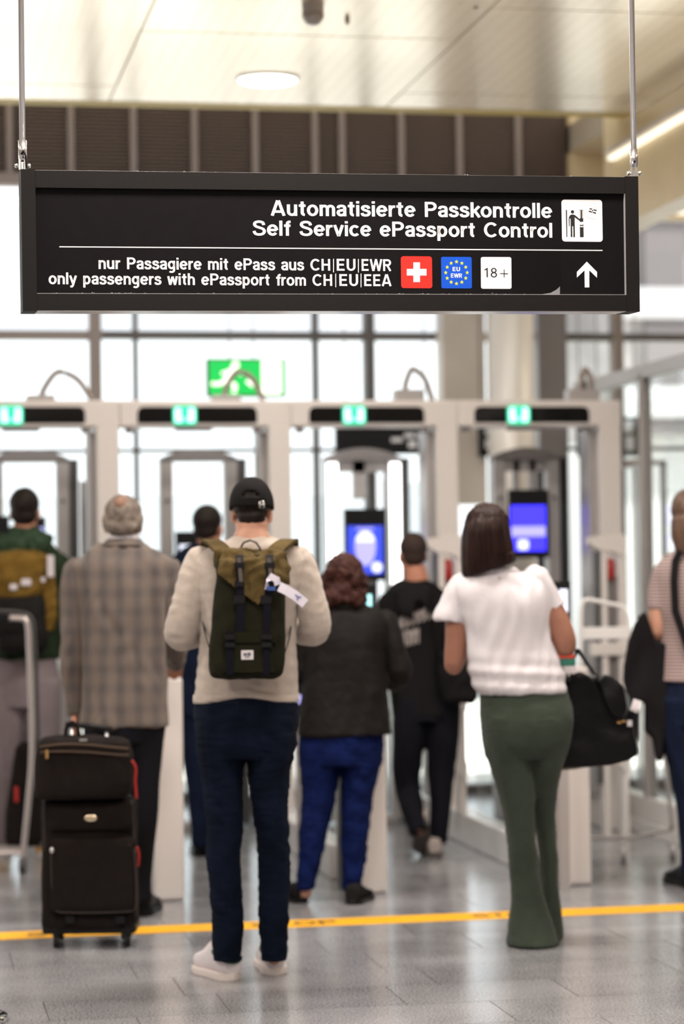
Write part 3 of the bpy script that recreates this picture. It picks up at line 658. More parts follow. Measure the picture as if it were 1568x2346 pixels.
# ------------------------------------------------------------------ a grotesque alphabet drawn with strokes
def _arc(cx, cy, rx, ry, a0, a1, n=14): return [(cx+rx*math.cos(math.radians(a0+(a1-a0)*i/n)), cy+ry*math.sin(math.radians(a0+(a1-a0)*i/n))) for i in range(n+1)]
def _spl(*p): return [tuple(q) for q in smoothpts(p, 5)]
_E = lambda cx, cy, rx, ry: ('o', _arc(cx, cy, rx, ry, 0, 360, 26)[:-1])
_N = [(.10, .40)]+_arc(.285, .465, .175, .20, 165, 0, 10)+[(.46, 0)]
GL = {
 'A': ([[(.07, 0), (.35, 1)], [(.67, 0), (.39, 1)], [(.2, .27), (.54, .27)]], .76),
 'P': ([[(.12, 0), (.12, 1)], [(.12, .92), (.36, .92)]+_arc(.37, .70, .21, .22, 90, -90)+[(.12, .48)]], .68),
 'R': ([[(.12, 0), (.12, 1)], [(.12, .92), (.38, .92)]+_arc(.39, .71, .20, .21, 90, -90)+[(.12, .50)], [(.36, .5), (.61, 0)]], .74),
 'S': ([_spl((.60, .70), (.55, .86), (.37, .925), (.18, .87), (.13, .73), (.22, .60), (.40, .52), (.57, .43), (.63, .27), (.55, .12), (.36, .07), (.17, .13), (.10, .30))], .73),
 'C': ([_arc(.41, .5, .31, .43, 42, 318, 22)], .77),
 'E': ([[(.12, 0), (.12, 1)], [(.12, .92), (.58, .92)], [(.12, .51), (.54, .51)], [(.12, .08), (.59, .08)]], .66),
 'U': ([[(.12, 1), (.12, .36)]+_arc(.35, .34, .23, .27, 180, 360)+[(.58, .36), (.58, 1)]], .72),
 'H': ([[(.12, 0), (.12, 1)], [(.60, 0), (.60, 1)], [(.12, .51), (.6, .51)]], .74),
 'W': ([[(.06, 1), (.26, 0)], [(.27, 0), (.48, 1)], [(.48, 1), (.69, 0)], [(.70, 0), (.90, 1)]], .96),
 'T': ([[(.33, 0), (.33, 1)], [(.03, .92), (.63, .92)]], .66), 'O': ([_E(.40, .5, .31, .43)], .80),
 'u': ([[(.10, .74), (.10, .28)]+_arc(.275, .265, .175, .195, 180, 345, 10), [(.46, 0), (.46, .74)]], .57),
 'n': ([[(.10, 0), (.10, .74)], _N], .57),
 'h': ([[(.10, 0), (.10, 1)], _N], .57),
 'm': ([[(.10, 0), (.10, .74)], [(.10, .42)]+_arc(.26, .485, .155, .18, 165, 0, 9)+[(.415, 0)], [(.415, .42)]+_arc(.575, .485, .155, .18, 165, 0, 9)+[(.73, 0)]], .84),
 't': ([[(.19, .94), (.19, .22)]+_arc(.31, .21, .12, .135, 180, 275, 6), [(.02, .67), (.36, .67)]], .39),
 'i': ([[(.10, 0), (.10, .74)], [(.10, .85), (.10, 1)]], .21), 'l': ([[(.10, 0), (.10, 1)]], .21),
 'o': ([_E(.29, .37, .21, .30)], .59), 'e': ([[(.10, .375), (.49, .375)], _arc(.29, .37, .21, .30, 0, 322, 22)], .58),
 'c': ([_arc(.29, .37, .21, .30, 42, 318, 18)], .54),
 'a': ([_spl((.085, .53), (.13, .645), (.26, .675), (.38, .645), (.425, .54), (.425, .30))+[(.43, .0)], _spl((.425, .415), (.26, .385), (.12, .33), (.09, .20), (.16, .09), (.28, .075), (.40, .15), (.43, .25))], .53),
 's': ([_spl((.425, .51), (.38, .63), (.25, .672), (.13, .63), (.10, .53), (.16, .44), (.28, .385), (.41, .32), (.44, .21), (.38, .105), (.25, .07), (.12, .105), (.075, .22))], .52),
 'r': ([[(.10, 0), (.10, .74)], _spl((.10, .40), (.15, .57), (.24, .65), (.36, .66))], .37),
 'k': ([[(.10, 0), (.10, 1)], [(.15, .33), (.47, .74)], [(.25, .42), (.48, 0)]], .51),
 'f': ([_spl((.36, .93), (.26, .915), (.20, .84), (.19, .7))+[(.19, 0)], [(.02, .67), (.35, .67)]], .35),
 'v': ([[(.065, .74), (.27, 0)], [(.27, 0), (.475, .74)]], .54),
 'p': ([[(.10, -.27), (.10, .74)], _E(.285, .37, .185, .295)], .58),
 'g': ([_E(.275, .385, .185, .28), [(.46, .74), (.46, -.04)]+_arc(.28, -.05, .18, .165, 0, -140, 10)], .58),
 'y': ([[(.065, .74), (.28, .02)], [(.48, .74), (.25, -.10), (.19, -.185), (.07, -.195)]], .54),
 'w': ([[(.06, .74), (.20, 0)], [(.20, 0), (.37, .72)], [(.37, .72), (.54, 0)], [(.54, 0), (.68, .74)]], .75),
 '1': ([[(.34, 0), (.34, 1)], [(.12, .76), (.34, .92)]], .56), '8': ([_E(.30, .27, .22, .23), _E(.30, .74, .19, .21)], .60),
}
def strokes_mesh(s, h, track=.05):
    V = []; Fc = []; x = 0; Wn = []; wi = 0
    for ch in s:
        if ch == ' ': x += .40; wi += 1; continue
        st, adv = GL[ch]
        for sk in st:
            closed = isinstance(sk, tuple); P = np.array(sk[1] if closed else sk, float); n = len(P); L = []; R = []
            for i in range(n):
                a = P[i-1] if (i > 0 or closed) else None; c = P[(i+1) % n] if (i < n-1 or closed) else None
                d1 = (P[i]-a)/max(np.linalg.norm(P[i]-a), 1e-6) if a is not None else None
                d2 = (c-P[i])/max(np.linalg.norm(c-P[i]), 1e-6) if c is not None else None
                if d1 is None: d1 = d2
                if d2 is None: d2 = d1
                n1 = np.array((-d1[1], d1[0])); n2 = np.array((-d2[1], d2[0])); m_ = n1+n2; m_ /= max(np.linalg.norm(m_), 1e-6)
                k = h/max(m_@n1, .5); L.append(P[i]+m_*k); R.append(P[i]-m_*k)
            b = len(V); V += [(q[0]+x, q[1]) for q in L]+[(q[0]+x, q[1]) for q in R]
            for i in range(n if closed else n-1): j = (i+1) % n; Fc.append((b+i, b+n+i, b+n+j, b+j)); Wn.append(wi)
        x += adv+track
    return np.array(V), Fc, Wn
def placetext(s, bl, br, cap_h, U, V, N, off, bold, spacing, name, m, parent):
    v, f, wn = strokes_mesh(s, .083 if bold > .03 else (.079 if bold > .01 else .060), .035 if bold > .01 else .06)
    x0, x1 = v[:, 0].min(), v[:, 0].max(); d = (br-bl); sx = d.length/(x1-x0); d = d.normalized()
    P = [tuple(bl+d*float((a-x0)*sx)+V*float(b*cap_h)+N*off) for a, b in v]
    for k in sorted(set(wn)):
        fk = [q for q, j in zip(f, wn) if j == k]; used = sorted({i for q in fk for i in q}); mp = {j: i for i, j in enumerate(used)}
        o = mkobj(name, [P[i] for i in used], [tuple(mp[i] for i in q) for q in fk], m, parent)
    return o
# stop lettering on the line (three times along it, as far as it can be read)
for pa, pb in ((575, 772), (1084, 1240), (60, 250)):
    A = Zp(pa, 2145-.0421*pa, 0); B = Zp(pb, 2145-.0421*pb, 0)
    placetext('STOP', A-dn*.045, B-dn*.045, .09, du, dn, ZV, .0019, .02, 1.6, 'tape_lettering', M['tapeblack'], yl)
# ------------------------------------------------------------------ hanging sign
SO = Vector((1.27412134, 6.88306743, 2.44425181)); SU = Vector((.99995687, .00659328, .00654044)); SV = Vector((-.00633758, -.03033317, .99951975))
SU.normalize(); SV = (SV-SU*SV.dot(SU)).normalized(); SN = SU.cross(SV).normalized()
if SN.y > 0: SN = -SN
SW, SH = 1.82433, .399857
def S(px, py, off=0.0): return Pl(px, py, SO+SN*off, SN)
def SQ(u, v, n): return SO+SU*u+SV*v+SN*n
sg = empty('hanging_sign', SO[:], 'long black hanging sign for passport control with white lettering', 'sign')
T = .11; fw = .041; bt = .0505
def sbox(u0, u1, v0, v1, n0, n1, name, m, par=sg, bev=0):
    c = SQ((u0+u1)/2, (v0+v1)/2, (n0+n1)/2); return MB().obox(c, SU, SV, SN, (u1-u0)/2, (v1-v0)/2, (n1-n0)/2).build(name, m, par)
sbox(-SW/2+fw, SW/2-fw, -SH/2+.004, SH/2-.004, -T+.012, -.014, 'panel', M['signblack'])
sbox(-SW/2, -SW/2+fw-.0006, -SH/2-.001, SH/2+.001, -T, 0, 'side_post', M['signframe']); sbox(SW/2-fw+.0006, SW/2, -SH/2-.001, SH/2+.001, -T, 0, 'side_post', M['signframe'])
sbox(-SW/2+fw, SW/2-fw, SH/2-bt, SH/2-.0016, -T, -.0014, 'top_rail', M['signframe']); sbox(-SW/2+fw, SW/2-fw, -SH/2+.0016, -SH/2+.049, -T, -.0014, 'bottom_rail', M['signframe'])
sbox(-SW/2+fw, SW/2-fw, -SH/2+.0485, -SH/2+.0500, -.0135, -.0012, 'lower_lip', M['signlip'])
sbox(SW/2-fw-.0016, SW/2-fw, -SH/2+.05, SH/2-bt, -.0135, -.0012, 'side_lip', M['signlip'])
sbox(-SW/2+fw, SW/2-fw, -SH/2-.0006, -SH/2+.0012, -T, -.004, 'under_edge', M['steel'])
sbox(-SW/2+fw, SW/2-fw, SH/2-.0016, SH/2-.0008, -T, -.003, 'upper_edge', M['steel'])
dd = -.0139
# dust specks on the rails
q = MB()
for k in range(42):
    u = rng.uniform(-.8, .85); r = rng.uniform(.0007, .002); c = SQ(u, SH/2+.0004, rng.uniform(-.05, -.003)); q.ell(c, (r*1.6, r, r), None, 6, 4)
for k in range(60):
    u = rng.choice([rng.uniform(-.85, -.55), rng.uniform(.1, .6), rng.uniform(-.85, .6)]); r = rng.uniform(.0005, .0017); c = SQ(u, -SH/2+.0505+abs(rng.normal(0, .0012)), -.0135); q.ell(c, (r*1.8, r, r), None, 6, 4)
tagp(q.build('dust', M['dust'], sg), kind='stuff')
def decal(pts, off, name, m, par=None):
    par = par or sg; w_ = [S(a, c, dd) for a, c in pts]; return MB().prism(w_, SN, off, off+.0004).build(name, m, par)
def rr_px(x0, y0, x1, y1, r, seg=5, sk=(0, 0)):
    P = []
    for cx_, cy_, a0 in ((x1-r, y0+r, 0), (x0+r, y0+r, 90), (x0+r, y1-r, 180), (x1-r, y1-r, 270)):
        for k in range(seg+1):
            a = math.radians(a0+90*k/seg); X_, Y_ = cx_+r*math.cos(a), cy_-r*math.sin(a)
            t = (Y_-y0)/(y1-y0); P.append((X_+sk[0]*t, Y_+sk[1]*(X_-x0)/(x1-x0)))
    return P
def line(s, x0, yb0, x1, yb1, cap_px, bold, sp, name='lettering', m=None, off=.0004, par=None):
    a = S(x0, yb0, dd); c = S(x1, yb1, dd); up = S(x0, yb0-cap_px, dd)
    return placetext(s, a, c, (up-a).length, SU, SV, SN, off, bold, sp, name, m or M['swhite'], par or sg)
line('Automatisierte Passkontrolle', 620.5, 494, 1266, 499.5, 35, .028, 1.06)
line('Self Service ePassport Control', 579, 539.5, 1266, 544.5, 34.5, .028, 1.06)
line('nur Passagiere mit ePass aus CH', 226, 616.2, 757, 620, 27, .026, 1.06); line('EU', 772, 620.1, 815, 620.3, 27, .026, 1.04); line('EWR', 829, 620.5, 897, 621, 27, .026, 1.04)
line('only passengers with ePassport from CH', 111.5, 651, 761.5, 655, 27, .026, 1.06); line('EU', 778, 655, 821, 655.2, 27, .026, 1.04); line('EEA', 835, 655.3, 897.5, 655.6, 27, .026, 1.04)
for x_, y_ in ((764.5, 593), (821.5, 593.5), (769.5, 627), (827.5, 627)):
    decal([(x_-.9, y_), (x_+.9, y_), (x_+.9, y_+31), (x_-.9, y_+31)], .0004, 'divider_bar', M['swhite'])
decal([(136, 564.2), (1381, 572.6), (1381, 575.0), (136, 566.6)], .0004, 'rule_line', M['swhite'])
# flag of the cross
pl = decal(rr_px(918.7, 587, 990, 660, 6, sk=(1, .5)), .0002, 'flag_plate', M['sred'])
cx_, cy_ = 955, 623.7; a_, b_ = 22.6, 7.6
decal([(cx_-b_, cy_-a_), (cx_+b_, cy_-a_), (cx_+b_, cy_-b_), (cx_+a_, cy_-b_), (cx_+a_, cy_+b_), (cx_+b_, cy_+b_), (cx_+b_, cy_+a_), (cx_-b_, cy_+a_), (cx_-b_, cy_+b_), (cx_-a_, cy_+b_), (cx_-a_, cy_-b_), (cx_-b_, cy_-b_)], .0007, 'cross', M['swhite'], pl)
pl = decal(rr_px(1011, 588.5, 1081, 660.5, 4, sk=(.8, .3)), .0002, 'flag_plate', M['sblue'])
for k in range(12):
    a = math.radians(30*k); sx_, sy_ = 1046.3+24.6*math.sin(a), 624.8-25*math.cos(a)
    decal([(sx_+(4.7 if j % 2 == 0 else 1.9)*math.sin(math.pi*j/5), sy_-(4.7 if j % 2 == 0 else 1.9)*math.cos(math.pi*j/5)) for j in range(10)], .0007, 'star', M['syel'], pl)
line('EU', 1037.5, 621.2, 1054.5, 621.4, 9.6, .05, 1.05, off=.0007, par=pl); line('EWR', 1033.5, 636.0, 1059, 636.3, 9.6, .05, 1.02, off=.0007, par=pl)
pl = decal(rr_px(1102, 588.8, 1172, 661.5, 4.5, sk=(.6, .3)), .0002, 'age_plate', M['swhite'])
line('18', 1110, 635.4, 1139.5, 635.6, 21.6, .002, 1.0, off=.0007, m=M['sink'], par=pl)
decal([(1146.3, 626.0), (1164.3, 626.2), (1164.3, 628), (1146.3, 627.8)], .0007, 'plus_bar', M['sink'], pl); decal([(1154.5, 617.5), (1156.3, 617.5), (1156.3, 636), (1154.5, 636)], .00072, 'plus_bar', M['sink'], pl)
decal(rr_px(1176, 575.5, 1283, 674.2, 1), .00012, 'cover_film', M['film'])
decal([(1240, 674.5), (1262, 671), (1275, 664), (1283.5, 656), (1283.5, 674.6)], .0003, 'film_fold', M['dust'])
# arrow
decal([(1345, 599.5), (1368.5, 623), (1368.5, 636.5), (1350.8, 619.5), (1350.8, 658.5), (1340.4, 658.5), (1339.8, 619.5), (1322.3, 636), (1322.3, 623)], .0004, 'arrow', M['swhite'])
# pictogram plate
kx = 140/1263; K = lambda a, c: (1260+a*kx, 440+c*(260/2346))
pl = decal(rr_px(*K(242, 155), *K(1083, 1022), 7, sk=(1.6, .9)), .0002, 'pictogram_plate', M['swhite'])
D = lambda pts, nm='pictogram', m=None, o=.0007: decal([K(*p) for p in pts], o, nm, m or M['sink'], pl)
D([(333, 370), (356, 370), (364, 930), (346, 930)])
D([(470+34*math.cos(a*math.pi/8), 410+36*math.sin(a*math.pi/8)) for a in range(16)], 'pictogram_head')
D([(392, 560), (396, 525), (412, 490), (440, 468), (475, 464), (512, 472), (535, 488), (628, 566), (628, 604), (515, 520), (522, 930), (490, 930), (486, 712), (478, 704), (464, 710), (468, 930), (435, 930), (430, 560), (424, 545), (414, 545), (410, 560), (412, 712), (398, 706)], 'pictogram_figure')
D([(612, 370), (692, 370), (692, 380), (612, 380)]); D([(640, 380), (668, 380), (668, 545), (640, 545)])
D([(614, 380), (638, 380), (638, 543), (618, 543)], m=M['sgrey']); D([(670, 380), (692, 380), (692, 543), (670, 543)], m=M['sgrey'])
D([(622, 543), (692, 543), (692, 615), (622, 615)]); D([(622, 672), (640, 680), (660, 682), (680, 679), (697, 670), (697, 702), (624, 702)])
D([(622, 718), (642, 726), (662, 728), (682, 725), (698, 717), (702, 932), (626, 932)])
def rot(pts, c, a):
    a = math.radians(a); return [(c[0]+(x-c[0])*math.cos(a)-(y-c[1])*math.sin(a), c[1]+(x-c[0])*math.sin(a)+(y-c[1])*math.cos(a)) for x, y in pts]
pc = (888, 392)
for (x0, y0, x1, y1) in ((780, 232, 992, 236), (780, 546, 992, 550), (780, 232, 784, 550), (988, 232, 992, 550)):
    D(rot([(x0, y0), (x1, y0), (x1, y1), (x0, y1)], pc, 16), 'passport_outline', M['sgrey'])
for (x0, y0, x1, y1) in ((812, 350, 964, 375), (812, 404, 964, 430)): D(rot([(x0, y0), (x1, y0), (x1, y1), (x0, y1)], pc, 16), 'passport_symbol')
D([(888+24*math.cos(a*math.pi/8), 388+36*math.sin(a*math.pi/8)) for a in range(16)], 'passport_symbol', M['swhite'], .0008)
D([(888+15*math.cos(a*math.pi/8), 388+17*math.sin(a*math.pi/8)) for a in range(16)], 'passport_symbol', None, .0009)
a = S(*K(818, 298), dd); c = S(*K(990, 348), dd); d_ = (c-a).normalized(); v_ = SN.cross(d_).normalized()
if v_.z < 0: v_ = -v_
placetext('ePass', a, c, .0055, d_, v_, SN, .0007, .0, 1.15, 'lettering', M['sgrey'], pl)
# suspension rods
def rod(px, pyt, pyb, label, cable):
    base = S(px, pyb, -.05); top = 4.0; t = empty('suspension_rod', base[:], label, 'suspension rod', 'suspension rods')
    p = lambda z: Vector((base.x, base.y, base.z+z))
    L = top-base.z
    MB().tube([p(.045), Vector((base.x, base.y, top))], .0085, 20).build('rod', M['steel'], t, smooth=True)
    MB().tube([p(.03), p(.082)], .0122, 20).build('sleeve', M['steel'], t, smooth=True)
    for s in (-1, 1): MB().obox(p(.018)+SU*(.0075*s), SU, ZV, VH, .0028, .02, .008).build('fork_plate', M['steel'], t)
    MB().tube([p(.010)-SU*.021, p(.010)+SU*.021], .0035, 10).build('bolt', M['chrome'], t, smooth=True)
    for s in (-1, 1): MB().ell(p(.010)+SU*(.018*s), (.005, .007, .007)).build('bolt_head', M['chrome'], t, smooth=True)
    MB().obox(p(.008), SU, ZV, VH, .003, .012, .007).build('hanger_tab', M['steel'], t)
    MB().tube([p(.043)-VH*.013, p(.043)-VH*.0115], .004, 10).build('slot_hole', M['black'], t)
    if cable:
        MB().tube([Vector(q_) for q_ in smoothpts([tuple(p(.045)-VH*.014+SU*.002), tuple(p(.05)-VH*.016+SU*.006), tuple(p(.03)-VH*.018+SU*.012), tuple(p(.0)-VH*.016+SU*.014)], 5)], .003, 8).build('cable', M['black'], t, smooth=True)
rod(52, 0, 388, 'thin steel suspension rod at the left end of the sign', True)
rod(1454, 0, 405, 'thin steel suspension rod at the right end of the sign', False)
# ------------------------------------------------------------------ people
class Fig:
    """one person: pixel outlines at a known distance become tubes with real depth"""
    def __init__(s, d, fx, fy, label, name='person', cat='person'):
        s.d = d; p = Wd(fx, fy, d); s.o = Vector((p.x, p.y, 0)); s.root = empty(name, s.o[:], label, cat, rz=-PSI); s.body = []
    def P(s, px, py, dy=0.0): return np.array(Wd(px, py, s.d+dy)[:])
    def m(s, w_, dy=0.0): return w_*(s.d+dy)/F
    def tube(s, rows, sub=4, n=16, exp=2.0, flat=False, shrink=1.0, caps=(0, 0)):
        """rows: px, py, dy, half width px, half depth m (0 = round)"""
        R = [(*s.P(a, b, c), s.m(w_, c), (dp or s.m(w_, c))) for a, b, c, w_, dp in rows]
        R = smoothpts(R, sub) if sub > 1 else [np.array(r) for r in R]
        pts = [(r[:3], r[3]*shrink, r[4]*shrink) for r in R]
        if caps[0]:
            t = pts[0][0]-pts[1][0]; t = t/np.linalg.norm(t); q = pts[0]; L = min(q[1], q[2])*caps[0]
            pts = [(q[0]+t*L*math.sin(a), q[1]*math.cos(a), q[2]*math.cos(a)) for a in (1.35, .95, .5)]+pts
        if caps[1]:
            t = pts[-1][0]-pts[-2][0]; t = t/np.linalg.norm(t); q = pts[-1]; L = min(q[1], q[2])*caps[1]
            pts = pts+[(q[0]+t*L*math.sin(a), q[1]*math.cos(a), q[2]*math.cos(a)) for a in (.5, .95, 1.35)]
        return tubemesh(pts, n, exp=exp, flat=flat)
    def local(s, c, yaw=0.0, pitch=0.0, roll=0.0):
        """rotation matrix of a head or shoe frame: x right, y forward (away from the camera), z up"""
        B = Matrix(((RT.x, VH.x, 0), (RT.y, VH.y, 0), (0, 0, 1)))
        return np.array(B @ Matrix.Rotation(yaw, 3, 'Z') @ Matrix.Rotation(-pitch, 3, 'X') @ Matrix.Rotation(roll, 3, 'Y'))
    def head(s, px, py, wpx, dy=0.0, yaw=0.0, pitch=0.0, roll=0.0):
        """px,py = point between the ears, wpx = skull half width in pixels"""
        s.hc = s.P(px, py, dy); s.hk = s.m(wpx, dy)/.076; s.HR = s.local(0, yaw, pitch, roll); k = s.hk
        E = lambda c, r: ellmesh(s.hc+s.HR@(np.array(c)*k), tuple(x*k for x in r), s.HR)
        s.body += [E((0, -.008, .035), (.074, .094, .083)), E((0, .040, -.025), (.060, .052, .085)), E((0, .045, -.08), (.044, .042, .032)), E((0, .02, -.06), (.056, .05, .045)),
                   E((0, .098, -.028), (.012, .016, .022)), E((0, .084, .016), (.048, .014, .010)), E((0, .088, -.066), (.022, .010, .009)),
                   E((.074, -.002, -.018), (.009, .020, .031)), E((-.074, -.002, -.018), (.009, .020, .031)), E((.028, .086, -.002), (.012, .008, .008)), E((-.028, .086, -.002), (.012, .008, .008))]
        return s
    def he(s, c, r, **k): return ellmesh(s.hc+s.HR@(np.array(c)*s.hk), tuple(x*s.hk for x in r), s.HR, **k)
    def eyes(s):
        for x in (-.028, .028):
            v, f = s.he((x, .0885, .0), (.0105, .009, .007), nu=12, nv=8); e = mkobj('eye', v, f, M['eyew'], s.root, smooth=True)
            v, f = s.he((x, .0965, .0), (.005, .002, .005), nu=10, nv=6); mkobj('iris', v, f, M['hair_d'], e, smooth=True)
    def hand(s, wrist, d, nrm, side=1, k=1.0, curl=.5):
        """five fingers on a palm: wrist point, finger direction d, back-of-hand normal nrm, thumb on side*(d x nrm)"""
        w_ = np.array(wrist); d = np.array(d, float); d /= np.linalg.norm(d); nrm = np.array(nrm, float); nrm -= d*(d@nrm); nrm /= np.linalg.norm(nrm); x = np.cross(d, nrm)*side
        R = np.stack([x, d, nrm], 1); s.body.append(ellmesh(w_+d*.045*k, (.040*k, .055*k, .016*k), R))
        for i, (o, L) in enumerate(((.030, .072), (.010, .080), (-.010, .075), (-.030, .060))):
            p = w_+d*.085*k+x*o*k*.98; pts = [(w_+d*.05*k+x*o*.8*k, .009*k, .009*k), (p, .0092*k, .0092*k)]; a = 0
            for j in range(3):
                a += curl*(.5+.25*j); dd_ = d*math.cos(a)-nrm*math.sin(a); p = p+dd_*L*k*(.42, .32, .26)[j]; pts.append((p, (.0085-.0008*j)*k, (.0085-.0008*j)*k))
            s.body.append(tubemesh(pts, 8))
        p = w_+d*.02*k+x*.028*k; q = p+(x*.8+d*.6-nrm*.2)*.035*k; r = q+(x*.25+d*.9-nrm*.35)*.03*k
        s.body.append(tubemesh([(p, .012*k, .012*k), (q, .0105*k, .0105*k), (r, .008*k, .008*k)], 8))
    def finish(s, skin, vox=.0062):
        V, N, Fc = remesh(s.body, vox, 2); mkobj('body', V, Fc, skin, s.root, smooth=True); s.eyes()
    def cloth(s, name, parts, m_, vox=.008, it=2, fold=(), label=None): return cloth(name, parts, m_, s.root, vox, it, fold, label)
    def shoe(s, px, py, yaw, L=.29, Wd_=.10, H=.095, up='shoe_w', so='sole', lab=None, dy=0.0, collar=None, pitch=0.0, lift=0.0, laces=False, soleh=.03, heelback=.0):
        """px,py = where the heel touches the ground in the photo; yaw turns the toe to the left"""
        g = Zp(px, py, 0.0) if not lift else Vector(s.P(px, py, dy)); c = np.array((g.x, g.y, lift and g.z)); R = s.local(0, yaw, -pitch)
        rows = [(0, .30, .55), (.03, .42, .85), (.10, .46, 1), (.45, .44, .95), (.70, .50, .62), (.88, .44, .50), (1.0, .22, .36)]
        def prof(z0, z1, grow=0):
            v = []; f = []; n = 18
            for zz in (z0, z0+(z1-z0)*.15, z1):
                for k in range(n):
                    t = 2*math.pi*k/n; y = .5-.5*math.cos(t); yy = y*L; ww = float(np.interp(y, [0, .08, .3, .5, .72, .9, 1], [.0, .33, .37, .36, .48, .36, .0]))*Wd_+(.004+grow)
                    sg_ = math.sin(t); ww2 = ww*(1 if abs(sg_) > .05 else .2)
                    v.append(c+R@np.array((math.copysign(ww, sg_) if abs(sg_) > 1e-6 else 0, yy, zz)))
            for j in range(2):
                for k in range(n): f.append((j*n+k, j*n+(k+1) % n, (j+1)*n+(k+1) % n, (j+1)*n+k))
            f.append(tuple(range(n))[::-1]); f.append(tuple(range(2*n, 3*n))); return v, f
        pts = []
        for y, hh, zt in ((-.00, .28, .80), (.04, .37, .96), (.14, .38, 1.0), (.28, .37, .98), (.42, .37, .82), (.56, .40, .66), (.72, .45, .52), (.86, .38, .44), (.96, .22, .34)):
            cz = (zt*H+soleh*.5)/2+soleh*.25; pts.append((.006+y*L, cz, hh*Wd_, max(.008, (zt*H-soleh*.3)/2)))
        vu = []; fu = []
        for yy, cz, hx, hz in pts:
            for k in range(16):
                t = k*math.pi/8; cc, ss = math.cos(t), math.sin(t); vu.append(c+R@np.array((hx*math.copysign(abs(cc)**.75, cc), yy, cz+hz*math.copysign(abs(ss)**.75, ss))))
        for i in range(len(pts)-1):
            for k in range(16): fu.append((i*16+k, i*16+(k+1) % 16, i*16+16+(k+1) % 16, i*16+16+k))
        fu.append(tuple(range(16))); fu.append(tuple(range(16*len(pts)-16, 16*len(pts))))
        o = cloth('shoe', [(vu, fu)], M[up], s.root, .005, 2, label=lab)
        v, f = prof(.0, soleh, .003); mkobj('sole', *[q for q in (cloth_mesh(v, f))], M[so], o, smooth=True)
        if collar:
            v, f = tubemesh([(c+R@np.array((.047*math.sin(a), .055-.057*math.cos(a), H*(.46+.30*(1-math.cos(a))/2))), .006, .009) for a in [k*math.pi/12 for k in range(-14, 15)]], 8, side=(0, 0, 1.0))
            mkobj('shoe_collar', *cloth_mesh(v, f), M[collar], o, smooth=True)
            v, f = MBox(c, R, (-.016, .016), (-.004, .003), (H*.55, H*.80)); mkobj('heel_tab', v, f, M[collar], o)
        if laces:
            for k in range(5):
                y = .10+.024*k; z = H*(1.03-.085*k); v, f = tubemesh([(c+R@np.array((-.028, y-.005, z-.012)), .004, .004), (c+R@np.array((0, y+.004, z+.010)), .004, .004), (c+R@np.array((.028, y-.005, z-.012)), .004, .004)], 6, side=(0, 0, 1.0)); mkobj('lace', v, f, M['sole'], o, smooth=True)
            for sg_ in (-1, 1):
                v, f = tubemesh([(c+R@np.array((sg_*(.005+.030*math.sin(a)), .095-.0*a, H*.96+.018*math.sin(2*a)+.006)), .0035, .0035) for a in (0, .5, 1.0, 1.5, 2.2, 2.9)], 6); mkobj('lace', v, f, M['sole'], o, smooth=True)
        return o
def MBox(c, R, xr, yr, zr):
    v = [c+R@np.array((x, y, z)) for z in zr for y in yr for x in xr]; return v, [(0, 2, 3, 1), (4, 5, 7, 6), (0, 1, 5, 4), (2, 6, 7, 3), (0, 4, 6, 2), (1, 3, 7, 5)]
def cloth_mesh(v, f):
    V, N, Fc = remesh([(v, f)], .004, 2); return V, Fc
def pbox(fig, x0, x1, y0, y1, d0, d1, exp=None): pass

# ---- the man in the cap, nearest
f = Fig(8.85, 572, 2235, 'man in black cap and cream sweater wearing a green backpack, standing in dark jeans')
f.head(577, 1172, 44, pitch=.12, dy=.02)
f.body += [f.tube([(577, 1195, .0, 37, .062), (577, 1215, .0, 37, .064), (577, 1232, -.005, 44, .07), (577, 1250, -.01, 60, .08)], caps=(0, .5))]
torso = [(577, 1228, -.005, 40, .072), (577, 1240, -.01, 70, .09), (576, 1254, -.01, 104, .105), (575, 1275, 0, 128, .12), (573, 1310, 0, 133, .13), (571, 1360, 0, 120, .135), (570, 1420, 0, 110, .13), (568, 1480, 0, 111, .125), (566, 1540, 0, 116, .13), (564, 1580, 0, 119, .135), (564, 1600, 0, 121, .135)]
aL = [(462, 1283, 0, 36, 0), (446, 1320, -.01, 37, 0), (432, 1370, -.02, 37, 0), (420, 1420, -.02, 38, 0), (414, 1452, .01, 37, 0), (440, 1455, .12, 31, 0), (490, 1435, .24, 24, 0), (520, 1420, .32, 18, 0)]
aR = [(683, 1283, 0, 36, 0), (698, 1320, -.01, 37, 0), (711, 1370, -.02, 37, 0), (720, 1412, -.02, 38, 0), (722, 1442, .01, 36, 0), (695, 1448, .12, 30, 0), (650, 1430, .24, 24, 0), (622, 1420, .32, 18, 0)]
hips = [(565, 1585, 0, 106, .12), (565, 1610, 0, 117, .14), (565, 1650, -.01, 119, .15), (564, 1700, -.01, 116, .145), (566, 1735, 0, 104, .12)]
lL = [(506, 1640, -.01, 61, .14), (505, 1700, -.01, 58, .13), (508, 1770, 0, 50, .10), (513, 1850, 0, 43.5, .085), (515, 1905, .01, 42.5, .08), (511, 1960, .0, 40, .075), (515, 2010, 0, 39, .075), (520, 2080, 0, 37, .068), (522, 2120, 0, 36, .062), (521, 2155, 0, 36, .062), (521, 2197, 0, 31, .058)]
lR = [(623, 1640, -.01, 60, .14), (624, 1700, -.01, 56, .13), (618, 1770, 0, 49, .10), (620, 1850, .02, 42, .085), (625, 1905, .04, 38.5, .08), (628, 1960, .04, 38, .075), (628, 2010, .04, 37.5, .072), (627, 2080, .04, 35, .066), (627, 2130, .04, 34.5, .062), (628, 2155, .04, 32, .06), (628, 2197, .04, 28, .056)]
